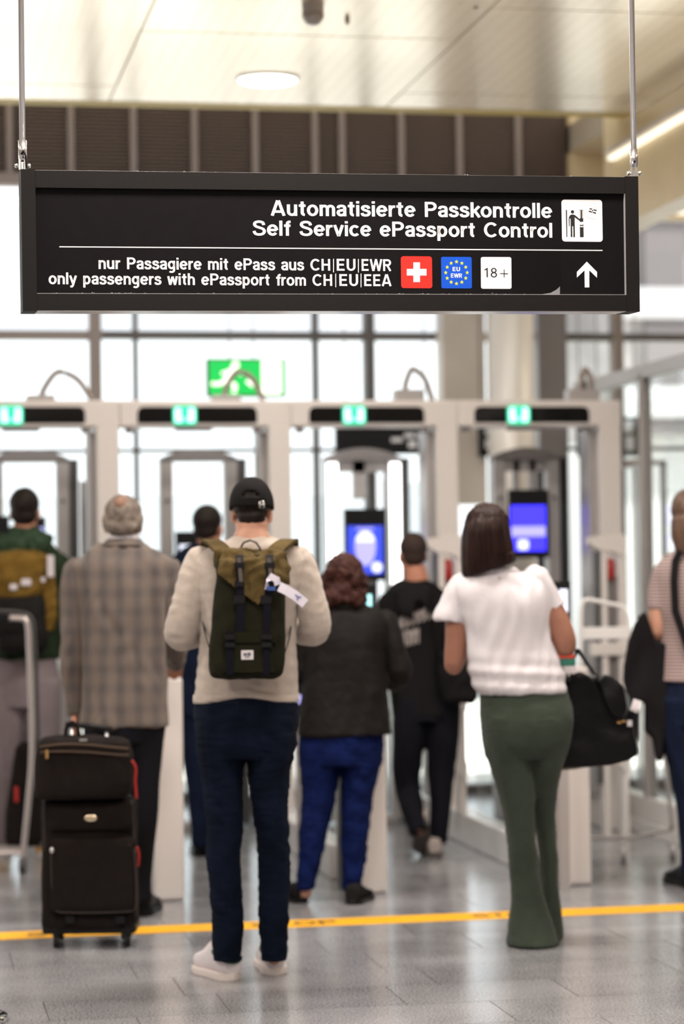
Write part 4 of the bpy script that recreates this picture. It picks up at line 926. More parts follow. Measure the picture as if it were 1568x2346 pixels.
f.body += [f.tube(torso[1:], exp=2.3, flat=True, shrink=.84), f.tube(aL, shrink=.72, caps=(.8, 0)), f.tube(aR, shrink=.72, caps=(.8, 0)), f.tube(hips[:-1], flat=True, shrink=.85), f.tube(lL, flat=True, shrink=.78), f.tube(lR, flat=True, shrink=.78),
           f.tube([(521, 2180, .02, 15, 0), (521, 2215, .02, 13, 0)]), f.tube([(628, 2175, .07, 14, 0), (628, 2210, .07, 12, 0)])]
f.hand(f.P(528, 1420, .34), RT*.6+VH*.5+ZV*.1, ZV, 1); f.hand(f.P(616, 1420, .34), RT*-.6+VH*.5+ZV*.1, ZV, -1)
f.finish(M['skin'])
def hemlift(V, N=None):
    V = np.array(V, float); x = (V-np.array(f.P(564, 1600, 0)))@np.array((RT.x, RT.y, 0)); z1 = f.P(0, 1520)[2]; z0 = f.P(0, 1605)[2]
    t = np.clip((z1-V[:, 2])/(z1-z0), 0, 1); V[:, 2] += t*(.028*np.exp(-(x/.10)**2)-.006); return V
sw = f.cloth('sweater', [f.tube(torso, exp=2.4, flat=True, n=28)], M['sweater'], .008, 3, [(.0035, .16, (1, 1, .55), 3), (.0018, .06, (1, 1, 1.6), 4), hemlift])
for a_ in (aL, aR): f.cloth('sleeve', [f.tube(a_, caps=(.9, 0), n=20)], M['sweater'], .007, 2, [(.0035, .16, (1, 1, .55), 3), (.0018, .06, (1, 1, 1.6), 4)])
v, fc = tubemesh([(f.P(564, 1588, 0), f.m(121.5), .137), (f.P(564, 1600, 0), f.m(122), .138), (f.P(564, 1606, 0), f.m(121), .136)], 36, flat=True, exp=2.4); mkobj('sweater_hem', hemlift(v), fc, M['sweater'], f.root, smooth=True)
mkobj('collar', *tubemesh([(f.P(577, 1219, 0), f.m(39), .068), (f.P(577, 1224, 0), f.m(41), .071), (f.P(577, 1233, 0), f.m(45), .075)], 30, flat=True), M['sweater'], f.root, smooth=True)
je = f.cloth('jeans', [f.tube(hips, exp=2.4, flat=True, n=26), f.tube(lL, flat=True), f.tube(lR, flat=True)], M['jeans'], .007, 2, [(.003, .10, (1, 1, .8), 9), (.002, .045, (.4, .4, 2.0), 10)])
for q in ([(565, 1606), (567, 1640), (566, 1690)], [(476, 1609), (545, 1609)], [(545, 1611), (541, 1665), (510, 1695), (478, 1680), (472, 1611)], [(620, 1609), (676, 1609)], [(618, 1611), (622, 1665), (650, 1692), (676, 1675)]):
    v, fc = tubemesh([(f.P(a, b, -.135 if abs(a-565) < 5 else -.150+abs(a-565)/112*.028+(0.02 if b > 1670 else 0)), .0014, .0014) for a, b in q], 5); mkobj('seam', v, fc, M['jeans_seam'], je)
for lg, w_, dy in ((522, 33, 0), (628, 29.5, .04)):
    b0 = 2190 if lg < 600 else 2190
    mkobj('jeans_hem', *tubemesh([(f.P(lg, b0, dy), f.m(w_), .062), (f.P(lg, b0+8, dy), f.m(w_-.5), .062)], 24, flat=True), M['jeans'], je, smooth=True)
f.shoe(536, 2249, .50, L=.29, H=.15, Wd_=.118, up='shoe_w', collar='shoe_green', laces=True, lab='white sneaker with green collar, toe turned left')
f.shoe(632, 2236, .14, L=.285, H=.15, Wd_=.115, up='shoe_w', collar='shoe_green', laces=True)
# hair under the cap
f.cloth('hair', [f.he((0, -.012, .038), (.078, .097, .086)), f.he((0, -.050, -.028), (.056, .042, .044))], M['hair_d'], .005, 2, [(.001, .02, (1, 1, 1), 2)])
# the cap: shell with the arched opening over the strap
def cap(f):
    k = f.hk; V = []; Fc = []; na, ne = 48, 16
    for j in range(ne+1):
        el = math.radians(-4+94*j/ne)
        for i in range(na):
            az = 2*math.pi*i/na; ce_ = math.cos(el); r = .5+.5*ce_
            V.append(f.hc+f.HR@(np.array((.0855*ce_**.9*math.sin(az) if ce_ > 0 else 0, -.012+.106*ce_*math.cos(az), .016+.116*math.sin(el)))*k))
    for j in range(ne):
        for i in range(na):
            az = (i+.5)*360/na; back = abs(az-180); el = -4+94*(j+.5)/ne
            if el > 11 and (back/24)**2+((el-11)/15)**2 < 1: continue
            Fc.append((j*na+i, j*na+(i+1) % na, (j+1)*na+(i+1) % na, (j+1)*na+i))
    o = mkobj('cap', V, Fc, M['cap'], f.root, smooth=True); md = o.modifiers.new('s', 'SOLIDIFY'); md.thickness = .004
    V = []; Fc = []; n = 17
    for t in (0, 1, 2, 3):
        for i in range(n):
            a = math.radians(-62+124*i/(n-1)); q = t/3
            p = np.array((.0835*math.sin(a)*(1-.12*q), -.012+.104*math.cos(a)+.072*q*math.cos(a*.9)**.6, 0.020-.012*q-.030*abs(math.sin(a))**2*(.4+.6*q)))
            V.append(f.hc+f.HR@(p*k))
    for t in range(3):
        for i in range(n-1): Fc.append((t*n+i, t*n+i+1, (t+1)*n+i+1, (t+1)*n+i))
    b = mkobj('cap_peak', V, Fc, M['cap'], o, smooth=True); md = b.modifiers.new('s', 'SOLIDIFY'); md.thickness = .005
    v, fc = f.he((0, -.014, .133), (.008, .008, .005), nu=10, nv=6); mkobj('cap_button', v, fc, M['cap'], o, smooth=True)
    # strap and buckle
    pts = [(f.hc+f.HR@(np.array((.085*math.sin(a), -.012-.1065*math.cos(a), .0355))*k), .0018, .0075) for a in [math.radians(-34+68*i/10) for i in range(11)]]
    v, fc = tubemesh(pts, 8, side=f.HR@np.array((0, -1.0, 0))); 
    V = []
    for i in range(11):
        a = math.radians(-34+68*i/10)
        for z in (.010, .036):
            for e in (.086, .089): V.append(f.hc+f.HR@(np.array((e*math.sin(a), -.012-(e+.0215)*math.cos(a), z))*k))
    Fc = [(0, 1, 3, 2)]+[(40, 42, 43, 41)]
    for i in range(10): b_ = 4*i; Fc += [(b_, b_+4, b_+5, b_+1), (b_+2, b_+3, b_+7, b_+6), (b_, b_+2, b_+6, b_+4), (b_+1, b_+5, b_+7, b_+3)]
    mkobj('cap_strap', V, Fc, M['cap'], o)
    bk = MB(); c = f.P(600, 1156, -.122)
    loop = [c+np.array(RT)*x+np.array((0, 0, z)) for x, z in ((-.007, -.012), (.007, -.012), (.008, 0), (.007, .012), (-.007, .012), (-.008, 0), (-.007, -.012))]
    bk.tube([Vector(q) for q in loop], .0022, 6); bk.tube([Vector(c-np.array(RT)*.007), Vector(c+np.array(RT)*.007)], .0018, 6); bk.build('cap_buckle', M['chrome'], o, smooth=True)
cap(f)
capman = f
# ---- backpack
d0 = f.d-.135; bc = f.P(570, 1400, -.26)
bp = empty('backpack', tuple(f.P(567, 1550, -.27)), 'dark green backpack with olive lid and two strapped buckles on the cap man', 'backpack', rz=-PSI)
def bx(rows, exp=3.2, n=28): return tubemesh([(f.P(a, b, c), f.m(w_, c), dp) for a, b, c, w_, dp in rows], n, flat=True, exp=exp)
B0 = -.235
body = smoothpts([(573, 1270, B0, 74, .055), (574, 1300, B0, 77, .08), (572, 1350, B0, 80, .09), (570, 1420, B0, 84, .095), (567, 1490, B0, 87, .10), (565, 1530, B0, 86, .10), (564, 1547, B0, 80, .09), (564, 1554, B0, 64, .07)], 4)
cloth('pack_body', [bx(body)], M['pack'], bp, .006, 3, [(.003, .09, (1, 1, 1), 21)])
# lid: gathered olive top draping to a point
def lid():
    V, N, Fc = remesh([bx([(573, 1258, B0+.02, 56, .03), (573, 1264, B0+.01, 74, .06), (576, 1285, B0, 82, .092), (577, 1310, B0, 84, .103), (577, 1340, B0, 82.5, .107), (577, 1385, B0, 80, .108), (577, 1400, B0, 79, .108)])], .005, 2)
    V = V+N*folds(V, .012, .075, (1, 1, 1.3), 31)[:, None]+N*folds(V, .004, .035, (1.5, 1, .7), 5)[:, None]
    q = (V-np.array(bp.location))@np.array(((RT.x, VH.x, 0), (RT.y, VH.y, 0), (0, 0, 1)))
    ux = q[:, 0]; z = V[:, 2]; z0 = f.P(570, 1310, B0)[2]; z1 = f.P(600, 1388, B0)[2]; xt = f.m(28)
    lim = np.where(ux < xt, z0+(z1-z0)*np.clip((ux+f.m(70))/(xt+f.m(70)), 0, 1), z1+(z0-z1)*np.clip((ux-xt)/f.m(45), 0, 1)*.6)
    keep = [fc for fc in Fc if all(z[i] > lim[i] for i in fc)]
    used = sorted({i for fc in keep for i in fc}); mp = {j: i for i, j in enumerate(used)}
    o = mkobj('pack_lid', V[used], [tuple(mp[i] for i in fc) for fc in keep], M['packlid'], bp, smooth=True); md = o.modifiers.new('s', 'SOLIDIFY'); md.thickness = .003
lid()
def ribbon(pts, wid, th, name, m_, par, side=RT):
    """flat strap through world points"""
    P = [np.array(p) for p in pts]; T_ = frames(P); V = []; Fc = []
    for p, t in zip(P, T_):
        s_ = np.array(side[:]); s_ = s_-t*(t@s_); s_ /= np.linalg.norm(s_); n_ = np.cross(t, s_)
        for a, b in ((-1, -1), (1, -1), (1, 1), (-1, 1)): V.append(p+s_*wid/2*a+n_*th/2*b)
    for i in range(len(P)-1):
        for k in range(4): Fc.append((i*4+k, i*4+(k+1) % 4, i*4+4+(k+1) % 4, i*4+4+k))
    Fc += [(0, 1, 2, 3), tuple(4*(len(P)-1)+k for k in (3, 2, 1, 0))]
    return mkobj(name, V, Fc, m_, par)
def slab(px0, px1, py0, py1, dy, th, name, m_, par, bev=.003, fig=None):
    fg = fig or f; A = fg.P(px0, py0, dy); B = fg.P(px1, py1, dy); c = (A+B)/2; hw = fg.m((px1-px0)/2, dy); hh = (A[2]-B[2])/2
    bm = bmesh.new(); bmesh.ops.create_cube(bm, size=1)
    for v in bm.verts: v.co = Vector((v.co.x*2*hw, v.co.y*th, v.co.z*2*hh))
    bmesh.ops.bevel(bm, geom=bm.edges[:], offset=min(bev, th*.45), segments=2, affect='EDGES')
    R = np.array(((RT.x, VH.x, 0), (RT.y, VH.y, 0), (0, 0, 1)))
    bm.verts.index_update(); V = [c+R@np.array(v.co[:]) for v in bm.verts]; Fc = [[v.index for v in q.verts] for q in bm.faces]; bm.free(); return mkobj(name, V, Fc, m_, par)
fr = B0-.10
pk = slab(511, 632, 1452, 1546, fr+.005, .03, 'front_pocket', M['pack'], bp, .01)
slab(509, 634, 1448, 1474, fr-.012, .012, 'pocket_flap', M['pack'], bp, .004)
lb = slab(553, 581, 1490, 1511, fr-.012, .003, 'brand_label', M['label'], bp, .0005)
for x0, x1, y0, y1 in ((558, 566, 1496, 1503), (567, 575, 1495, 1503), (561, 572, 1505, 1507)): slab(x0, x1, y0, y1, fr-.014, .001, 'label_print', M['labelink'], lb, .0002)
for x, xt in ((552, 549), (613, 618)):
    ribbon([f.P(xt, 1272, fr+.035), f.P(xt, 1290, fr-.012), f.P(xt+1, 1330, fr-.020), f.P(x, 1380, fr-.016), f.P(x-3, 1450, fr-.010)], .026, .003, 'lid_strap', M['webbing'], bp)
    ribbon([f.P(xt-2, 1278, fr-.018), f.P(xt+1, 1300, fr-.026), f.P(xt+4, 1335, fr-.026)], .014, .003, 'strap_tail', M['strapgrey'], bp)
    for yy in (1296, 1338): slab(xt-12, xt+12, yy-7, yy+7, fr-.024, .010, 'buckle', M['black'], bp, .003)
    slab(x-16, x+10, 1364, 1384, fr-.018, .008, 'buckle', M['black'], bp, .003)
    xs_ = 527 if x < 600 else 611
    ribbon([f.P(xs_, 1446, fr-.022), f.P(xs_, 1480, fr-.022), f.P(xs_, 1546, fr-.012)], .024, .003, 'pocket_strap', M['webbing'], bp)
    for yy in (1460, 1478): slab(xs_-12, xs_+12, yy-6, yy+6, fr-.028, .010, 'buckle', M['black'], bp, .003)
# grab loop
hl = [(550, 1272), (551, 1256), (559, 1243), (573, 1238), (587, 1243), (596, 1256), (598, 1272)]
ribbon([f.P(a, b, B0-.0) for a, b in hl], .02, .006, 'grab_loop', M['webbing'], bp, side=VH)
# shoulder straps over the shoulders and down to the pack's foot
for s_, P_ in ((-1, [(520, 1275, B0+.02), (505, 1256, -.17), (490, 1243, -.12), (480, 1238, -.05), (478, 1246, .05), (480, 1290, .12), (484, 1380, .14)]), (1, [(622, 1275, B0+.02), (637, 1256, -.17), (653, 1243, -.12), (664, 1238, -.05), (667, 1246, .05), (665, 1290, .12), (660, 1380, .14)])):
    ribbon([tuple(q) for q in smoothpts([tuple(f.P(*q)) for q in P_], 4)], .058, .012, 'shoulder_strap', M['packlid'], bp)
ribbon([f.P(484, 1500, B0+.05), f.P(470, 1450, -.10), f.P(462, 1410, .0), f.P(470, 1390, .13)], .018, .003, 'lower_strap', M['webbing'], bp, side=VH)
ribbon([f.P(652, 1500, B0+.05), f.P(664, 1460, -.10), f.P(670, 1410, .0), f.P(660, 1390, .13)], .018, .003, 'lower_strap', M['webbing'], bp, side=VH)
# paper baggage tag
tg = empty('baggage_tag', tuple(f.P(640, 1345, fr-.04)), 'white paper baggage tag looped on the green backpack lid', 'tag', rz=-PSI)
ribbon([f.P(612, 1348, fr-.038), f.P(611, 1330, fr-.05), f.P(622, 1321, fr-.055), f.P(634, 1328, fr-.05), f.P(637, 1340, fr-.045)], .026, .0012, 'tag_loop', M['tag'], tg, side=Vector((.3*RT.x, .3*RT.y, .95)))
t2 = ribbon([f.P(640, 1344, fr-.05), f.P(655, 1351, fr-.055), f.P(675, 1363, fr-.055), f.P(700, 1383, fr-.05)], .034, .0012, 'tag_tail', M['tag'], tg, side=Vector((.55*RT.x, .55*RT.y, .75)))
v, fc = tubemesh([(f.P(677, 1362, fr-.058), .0016, .0016), (f.P(683, 1368, fr-.058), .0016, .0016), (f.P(691, 1367, fr-.058), .0016, .0016)], 6); mkobj('tag_mark', v, fc, M['ink'], t2)
v, fc = tubemesh([(f.P(683, 1368, fr-.058), .0016, .0016), (f.P(681, 1376, fr-.058), .0016, .0016)], 6); mkobj('tag_mark', v, fc, M['ink'], t2)
slab(612, 632, 1344, 1353, fr-.04, .012, 'tag_buckle', M['ink'], tg, .002)

# ---- the man in the check blazer
f = Fig(10.42, 285, 2096, 'grey haired balding man in brown check blazer holding the black suitcase')
f.head(283, 1196, 41, pitch=.1)
f.body += [f.tube([(285, 1215, 0, 32, .058), (285, 1232, 0, 32, .06), (285, 1250, 0, 40, .07)], caps=(0, .5))]
torso = [(284, 1240, 0, 36, .07), (283, 1252, 0, 62, .085), (282, 1268, 0, 92, .10), (281, 1290, 0, 116, .125), (281, 1330, 0, 116, .135), (282, 1390, 0, 103, .14), (283, 1460, 0, 97, .14), (284, 1530, 0, 96, .14), (285, 1600, 0, 99, .145), (286, 1664, 0, 102, .15)]
aL = [(176, 1305, 0, 30, 0), (172, 1345, 0, 33, 0), (168, 1400, 0, 31, 0), (165, 1460, 0, 30, 0), (163, 1520, .01, 29, 0), (166, 1575, .02, 24, 0), (171, 1636, .02, 19, 0)]
aR = [(386, 1305, 0, 30, 0), (390, 1345, 0, 30, 0), (394, 1400, 0, 29, 0), (398, 1452, .0, 29, 0), (402, 1490, .08, 25, 0), (402, 1518, .22, 20, 0)]
lL = [(240, 1640, 0, 50, .13), (240, 1720, 0, 44, .10), (242, 1800, 0, 37, .085), (244, 1880, 0, 32, .075), (246, 1960, 0, 28, .065), (248, 2030, 0, 26, .06), (248, 2066, 0, 26, .06)]
lR = [(332, 1640, 0, 50, .13), (334, 1720, 0, 42, .10), (333, 1800, 0, 35, .085), (330, 1880, .0, 32, .075), (325, 1960, .03, 27, .065), (321, 2020, .05, 25, .06), (322, 2064, .05, 26, .06)]
hips = [(286, 1600, 0, 90, .12), (286, 1660, 0, 95, .14), (286, 1700, 0, 92, .13)]
f.body += [f.tube(torso[1:], flat=True, shrink=.84), f.tube(aL, shrink=.7), f.tube(aR, shrink=.7), f.tube(hips[:-1], flat=True, shrink=.85), f.tube(lL, flat=True, shrink=.75), f.tube(lR, flat=True, shrink=.75)]
f.hand(f.P(171, 1634, .02), Vector((0, 0, -1)), -RT, -1, 1.0, 1.0); f.hand(f.P(402, 1520, .24), VH*.9-ZV*.3-RT*.1, ZV, -1, 1.0, .4)
f.finish(M['skin_r'])
f.cloth('hair', [f.he((0, -.018, .032), (.0815, .096, .084)), f.he((0, -.05, -.022), (.072, .052, .045)), f.he((.055, -.03, .0), (.032, .05, .05)), f.he((-.055, -.03, .0), (.032, .05, .05))], M['hair_g'], .0055, 2, [(.003, .025, (1, 1, .6), 6)])
v, fc = f.he((-.004, -.070, .066), (.034, .046, .036)); mkobj('bald_crown', v, fc, M['scalp'], f.root, smooth=True)
f.cloth('blazer', [f.tube(torso, exp=2.4, flat=True, n=28)], M['blazer'], .008, 2, [(.009, .15, (1.3, 1, .30), 13), (.004, .07, (1.3, 1, .4), 14)])
for a_ in (aL, aR): f.cloth('sleeve', [f.tube(a_, caps=(.9, 0), n=20)], M['blazer'], .007, 2, [(.009, .15, (1.3, 1, .30), 13), (.004, .07, (1.3, 1, .4), 14)])
mkobj('shirt_collar', *tubemesh([(f.P(285, 1223, 0), f.m(33), .062), (f.P(285, 1230, 0), f.m(36), .066), (f.P(285, 1240, 0), f.m(40), .072)], 30, flat=True), M['tee'], f.root, smooth=True)
mkobj('blazer_collar', *tubemesh([(f.P(285, 1234, 0), f.m(38), .072), (f.P(284, 1244, -.003), f.m(48), .082), (f.P(284, 1252, -.003), f.m(60), .09)], 30, flat=True), M['blazer'], f.root, smooth=True)
f.cloth('trousers', [f.tube(hips, flat=True), f.tube(lL, flat=True), f.tube(lR, flat=True)], M['trousers'], .009, 2, [(.003, .1, (1, 1, .5), 17)])
f.shoe(248, 2100, .1, up='black', so='black'); f.shoe(326, 2100, -.1, up='black', so='black')
# ---- his suitcase with a second bag strapped on top
f = Fig(9.75, 205, 2146, 'black upright suitcase with wheels standing on the yellow line', 'suitcase', 'suitcase')
st = f
def rbox(x0, x1, y0, y1, dy, th, exp=6, taper=1.0):
    cx_ = (x0+x1)/2; w_ = (x1-x0)/2; r = 9
    return [(cx_, y0, dy, w_-r, th-.02), (cx_, y0+5, dy, w_-2, th-.006), (cx_, y0+18, dy, w_, th), (cx_+(2 if taper != 1 else 0), y1-18, dy, w_*taper, th), (cx_+(2 if taper != 1 else 0), y1-5, dy, w_*taper-2, th-.006), (cx_+(2 if taper != 1 else 0), y1, dy, w_*taper-r, th-.02)]
def rows_tube(fg, rows, exp=6, n=32): return tubemesh([(fg.P(a, b, c), fg.m(w_, c), dp) for a, b, c, w_, dp in rows], n, flat=True, exp=exp)
V, N, Fc = remesh([rows_tube(f, rbox(100, 312, 1828, 2124, .0, .13, taper=1.02), 6)], .008, 2)
mkobj('case_body', V+N*folds(V, .002, .15, seed=2)[:, None], Fc, M['case'], f.root, smooth=True)
V, N, Fc = remesh([rows_tube(f, rbox(116, 311, 1918, 2092, -.135, .028), 7)], .007, 2); mkobj('lower_pocket', V, Fc, M['case'], f.root, smooth=True)
V, N, Fc = remesh([rows_tube(f, rbox(112, 304, 1836, 1905, -.132, .022), 6)], .007, 2); mkobj('upper_pocket', V, Fc, M['case'], f.root, smooth=True)
def pipe(fg, pts, dy, r, name, m_, par):
    v, fc = tubemesh([(tuple(q), r, r) for q in smoothpts([tuple(fg.P(a, b, dy)) for a, b in pts], 4)], 7); return mkobj(name, v, fc, m_, par, smooth=True)
pipe(f, [(116, 1945), (118, 2000), (122, 2060), (128, 2082), (142, 2090), (220, 2091), (296, 2088), (310, 2078), (313, 2050), (311, 2000), (308, 1945)], -.155, .0035, 'piping', M['piping'], f.root)
pipe(f, [(118, 1942), (170, 1938), (300, 1935)], -.158, .0028, 'zip', M['piping'], f.root)
pipe(f, [(102, 1840), (103, 1920), (106, 2000), (110, 2100)], -.11, .004, 'piping', M['piping'], f.root)
pipe(f, [(302, 1835), (306, 1900), (311, 2000), (315, 2100)], -.11, .004, 'piping', M['piping'], f.root)
v, fc = ellmesh(f.P(208, 1874, -.157), (f.m(15), .004, f.m(8)), f.local(0)); mkobj('badge', v, fc, M['logo'], f.root, smooth=True)
v, fc = ellmesh(f.P(119, 1948, -.163), (f.m(5), .006, f.m(7)), f.local(0)); mkobj('zip_pull', v, fc, M['steel'], f.root, smooth=True)
for x in (298, 308): v, fc = ellmesh(f.P(x, 1862 if x < 300 else 1955, -.14), (.006, .008, .028), f.local(0)); mkobj('zip_pull', v, fc, M['zipb'], f.root, smooth=True)
pipe(f, [(313, 1940), (318, 1960), (316, 1985)], -.10, .006, 'red_ribbon', M['red'], f.root)
for x0, x1 in ((150, 172), (265, 287)): slab(x0, x1, 2098, 2116, -.135, .03, 'skid_foot', M['black'], f.root, .004, f)
slab(104, 316, 2112, 2130, -.02, .20, 'base_rail', M['black'], f.root, .006, f)
for x, dy in ((130, -.10), (293, -.10), (140, .10), (285, .10)):
    c = f.P(x, 2130, dy); c[2] = .028
    v, fc = tubemesh([(c-np.array(RT)*.011, .026, .026), (c+np.array(RT)*.011, .026, .026)], 16, side=(0, 0, 1.0)); wh = mkobj('wheel', v, fc, M['black'], f.root)
    v, fc = tubemesh([(c+np.array((0, 0, .012)), .014, .02), (c+np.array((0, 0, .055)), .024, .03)], 10, flat=True); mkobj('wheel_fork', v, fc, M['black'], wh)
for x in (165, 245): v, fc = tubemesh([(f.P(x, 1815, .10), .007, .007), (f.P(x, 1658 if x < 200 else 1672, .12), .007, .007)], 10); mkobj('handle_rod', v, fc, M['steel'], f.root, smooth=True)
v, fc = tubemesh([(f.P(150, 1660, .12), .012, .012), (f.P(205, 1664, .12), .013, .013), (f.P(258, 1672, .12), .012, .012)], 10, side=(0, 0, 1.0)); mkobj('pull_handle', v, fc, M['black'], f.root, smooth=True)
tb = Fig(9.70, 192, 1830, 'black soft bag with two zips riding on top of the upright suitcase', 'cabin_bag', 'bag'); f = tb
tb.root.location = tuple(tb.P(192, 1835, 0)); ROOTM[tb.root.name] = Matrix.Translation(tb.root.location) @ Matrix.Rotation(-PSI, 4, 'Z')
V, N, Fc = remesh([tubemesh([(f.P(a, b, c), f.m(w_, c), dp) for a, b, c, w_, dp in [(180, 1686, -.04, 62, .06), (185, 1690, -.04, 88, .09), (190, 1700, -.04, 105, .11), (193, 1730, -.04, 111, .12), (193, 1790, -.04, 112, .125), (192, 1818, -.04, 110, .12), (192, 1827, -.04, 100, .10)]], 32, flat=True, exp=4)], .008, 3)
mkobj('bag_body', V+N*folds(V, .004, .14, seed=8)[:, None], Fc, M['case'], f.root, smooth=True)
pipe(f, [(90, 1712), (140, 1706), (200, 1707), (250, 1712), (296, 1716)], -.163, .006, 'zip', M['zipb'], f.root)
pipe(f, [(92, 1724), (140, 1722), (200, 1724), (250, 1728), (296, 1731)], -.167, .005, 'zip', M['zipb'], f.root)
slab(104, 111, 1718, 1738, -.175, .006, 'zip_pull', M['goldm'], f.root, .001, f)
slab(182, 200, 1693, 1698, -.14, .01, 'handle_stud', M['steel'], f.root, .001, f)
pipe(f, [(302, 1742), (311, 1760), (310, 1790), (313, 1830)], -.10, .006, 'red_ribbon', M['red'], f.root)
pipe(f, [(150, 1690), (152, 1668), (163, 1655), (176, 1660), (182, 1690)], -.04, .008, 'carry_handle', M['case'], f.root)

# ---- man half hidden between blazer and cap man
f = Fig(12.6, 476, 1962, 'dark haired man in navy clothes half hidden left of the cap man')
f.head(478, 1208, 32, yaw=-.35)
torso = [(478, 1244, 0, 28, .07), (478, 1256, 0, 60, .10), (478, 1285, 0, 92, .12), (478, 1340, 0, 88, .13), (478, 1420, 0, 78, .13), (478, 1500, 0, 76, .13), (478, 1590, 0, 80, .14), (478, 1640, 0, 80, .14)]
aL = [(402, 1300, 0, 26, 0), (398, 1380, 0, 25, 0), (398, 1450, .02, 23, 0), (420, 1470, .2, 18, 0)]; aR = [(555, 1300, 0, 26, 0), (560, 1380, 0, 25, 0), (560, 1450, .02, 23, 0), (540, 1470, .2, 18, 0)]
lL = [(452, 1600, 0, 42, .12), (452, 1700, 0, 38, .10), (456, 1780, 0, 32, .08), (460, 1860, 0, 27, .07), (462, 1938, 0, 23, .06)]; lR = [(510, 1600, 0, 42, .12), (510, 1700, 0, 36, .10), (512, 1780, 0, 30, .08), (514, 1860, 0, 26, .07), (515, 1938, 0, 23, .06)]
f.body += [f.tube([(478, 1225, 0, 24, 0), (478, 1250, 0, 27, 0)]), f.tube(torso[1:], flat=True, shrink=.84), f.tube(aL, shrink=.7), f.tube(aR, shrink=.7), f.tube(lL, flat=True, shrink=.75), f.tube(lR, flat=True, shrink=.75)]
f.hand(f.P(425, 1470, .22), VH, ZV, -1); f.hand(f.P(535, 1470, .22), VH, ZV, 1); f.finish(M['skin_r'])
f.cloth('hair', [f.he((0, -.018, .038), (.082, .098, .088)), f.he((0, -.045, -.02), (.07, .055, .05))], M['hair_d'], .006)
f.cloth('jacket', [f.tube(torso, flat=True), f.tube(aL, caps=(.9, 0)), f.tube(aR, caps=(.9, 0))], M['jeans2'], .009, 2, [(.004, .14, (1, 1, .5), 3)])
f.cloth('trousers', [f.tube(lL, flat=True), f.tube(lR, flat=True), f.tube([(481, 1590, 0, 70, .12), (481, 1640, 0, 72, .13)], flat=True)], M['jeans2'], .009, 2, [(.003, .1, (1, 1, .6), 4)])
f.shoe(461, 1962, .1, up='black', so='black'); f.shoe(515, 1962, -.1, up='black', so='black')

# ---- woman with curly auburn hair
f = Fig(10.87, 765, 2064, 'woman with curly auburn hair in black jacket and royal blue trousers')
f.head(790, 1330, 37)
f.body += [f.tube([(790, 1355, 0, 26, 0), (792, 1392, 0, 30, 0)])]
torso = [(795, 1384, 0, 38, .075), (796, 1396, 0, 66, .09), (795, 1415, 0, 92, .11), (793, 1450, 0, 102, .13), (791, 1500, 0, 98, .14), (789, 1560, 0, 98, .145), (789, 1620, 0, 103, .155), (789, 1683, 0, 108, .165)]
aL = [(703, 1425, 0, 28, 0), (697, 1470, 0, 29, 0), (694, 1515, 0, 28, 0), (693, 1548, .02, 27, 0), (715, 1560, .18, 22, 0), (740, 1545, .3, 18, 0)]
aR = [(884, 1425, 0, 28, 0), (896, 1465, 0, 30, 0), (908, 1510, 0, 30, 0), (916, 1545, .02, 28, 0), (905, 1560, .16, 23, 0), (875, 1545, .3, 18, 0)]
hips = [(783, 1640, 0, 94, .14), (782, 1700, 0, 98, .155), (781, 1750, 0, 94, .14)]
lL = [(733, 1700, 0, 50, .14), (732, 1770, 0, 45, .11), (729, 1840, 0, 38, .09), (719, 1900, 0, 33.5, .08), (711, 1960, 0, 29, .07), (704, 2005, 0, 24, .062), (701, 2036, 0, 21, .058)]
lR = [(831, 1700, 0, 49, .14), (827, 1770, 0, 43, .11), (817, 1840, 0, 35, .09), (814, 1900, .02, 31.5, .08), (812, 1960, .02, 28, .07), (809, 2005, .02, 23, .062), (808, 2036, .02, 21, .058)]
f.body += [f.tube(torso[1:], flat=True, shrink=.84), f.tube(aL, shrink=.7), f.tube(aR, shrink=.7), f.tube(hips[:-1], flat=True, shrink=.85), f.tube(lL, flat=True, shrink=.8), f.tube(lR, flat=True, shrink=.8), f.tube([(700, 2030, 0, 16, 0), (698, 2055, 0, 15, 0)]), f.tube([(808, 2030, .02, 16, 0), (808, 2055, .02, 15, 0)])]
f.hand(f.P(745, 1543, .32), VH*.8+RT*.4, ZV, -1); f.hand(f.P(870, 1543, .32), VH*.8-RT*.4, ZV, 1); f.finish(M['skin'])
hp = [f.he((0, -.02, .045), (.088, .10, .086)), f.he((0, -.03, -.04), (.094, .085, .075))]
for a in range(16):
    t = a/16*2*math.pi; hp.append(f.he((.085*math.cos(t), -.045+.0*math.sin(t), -.012+.075*math.sin(t)-(.02 if math.sin(t) < 0 else 0)), (.03, .04, .03)))
for k in range(26): hp.append(f.he((rng.uniform(-.085, .085), rng.uniform(-.12, -.06), rng.uniform(-.10, .07)), (.026, .022, .026)))
hp.append(f.he((.070, -.02, -.085), (.035, .05, .035))); hp.append(f.he((-.075, -.02, -.080), (.038, .05, .035)))
f.cloth('curly_hair', hp, M['hair_a'], .006, 1, [(.005, .03, (1, 1, 1), 6)])
f.cloth('jacket', [f.tube(torso, exp=2.4, flat=True, n=26)], M['jacket'], .009, 2, [(.005, .15, (1, 1, .7), 19), (.0015, .06, (1, 1, 1), 20)])
for a_ in (aL, aR): f.cloth('sleeve', [f.tube(a_, caps=(.9, 0), n=20)], M['jacket'], .007, 2, [(.005, .15, (1, 1, .7), 19), (.0015, .06, (1, 1, 1), 20)])
mkobj('jacket_collar', *tubemesh([(f.P(793, 1372, .0), f.m(40), .07), (f.P(794, 1384, -.004), f.m(46), .08), (f.P(795, 1394, -.004), f.m(56), .09)], 30, flat=True), M['jacket'], f.root, smooth=True)
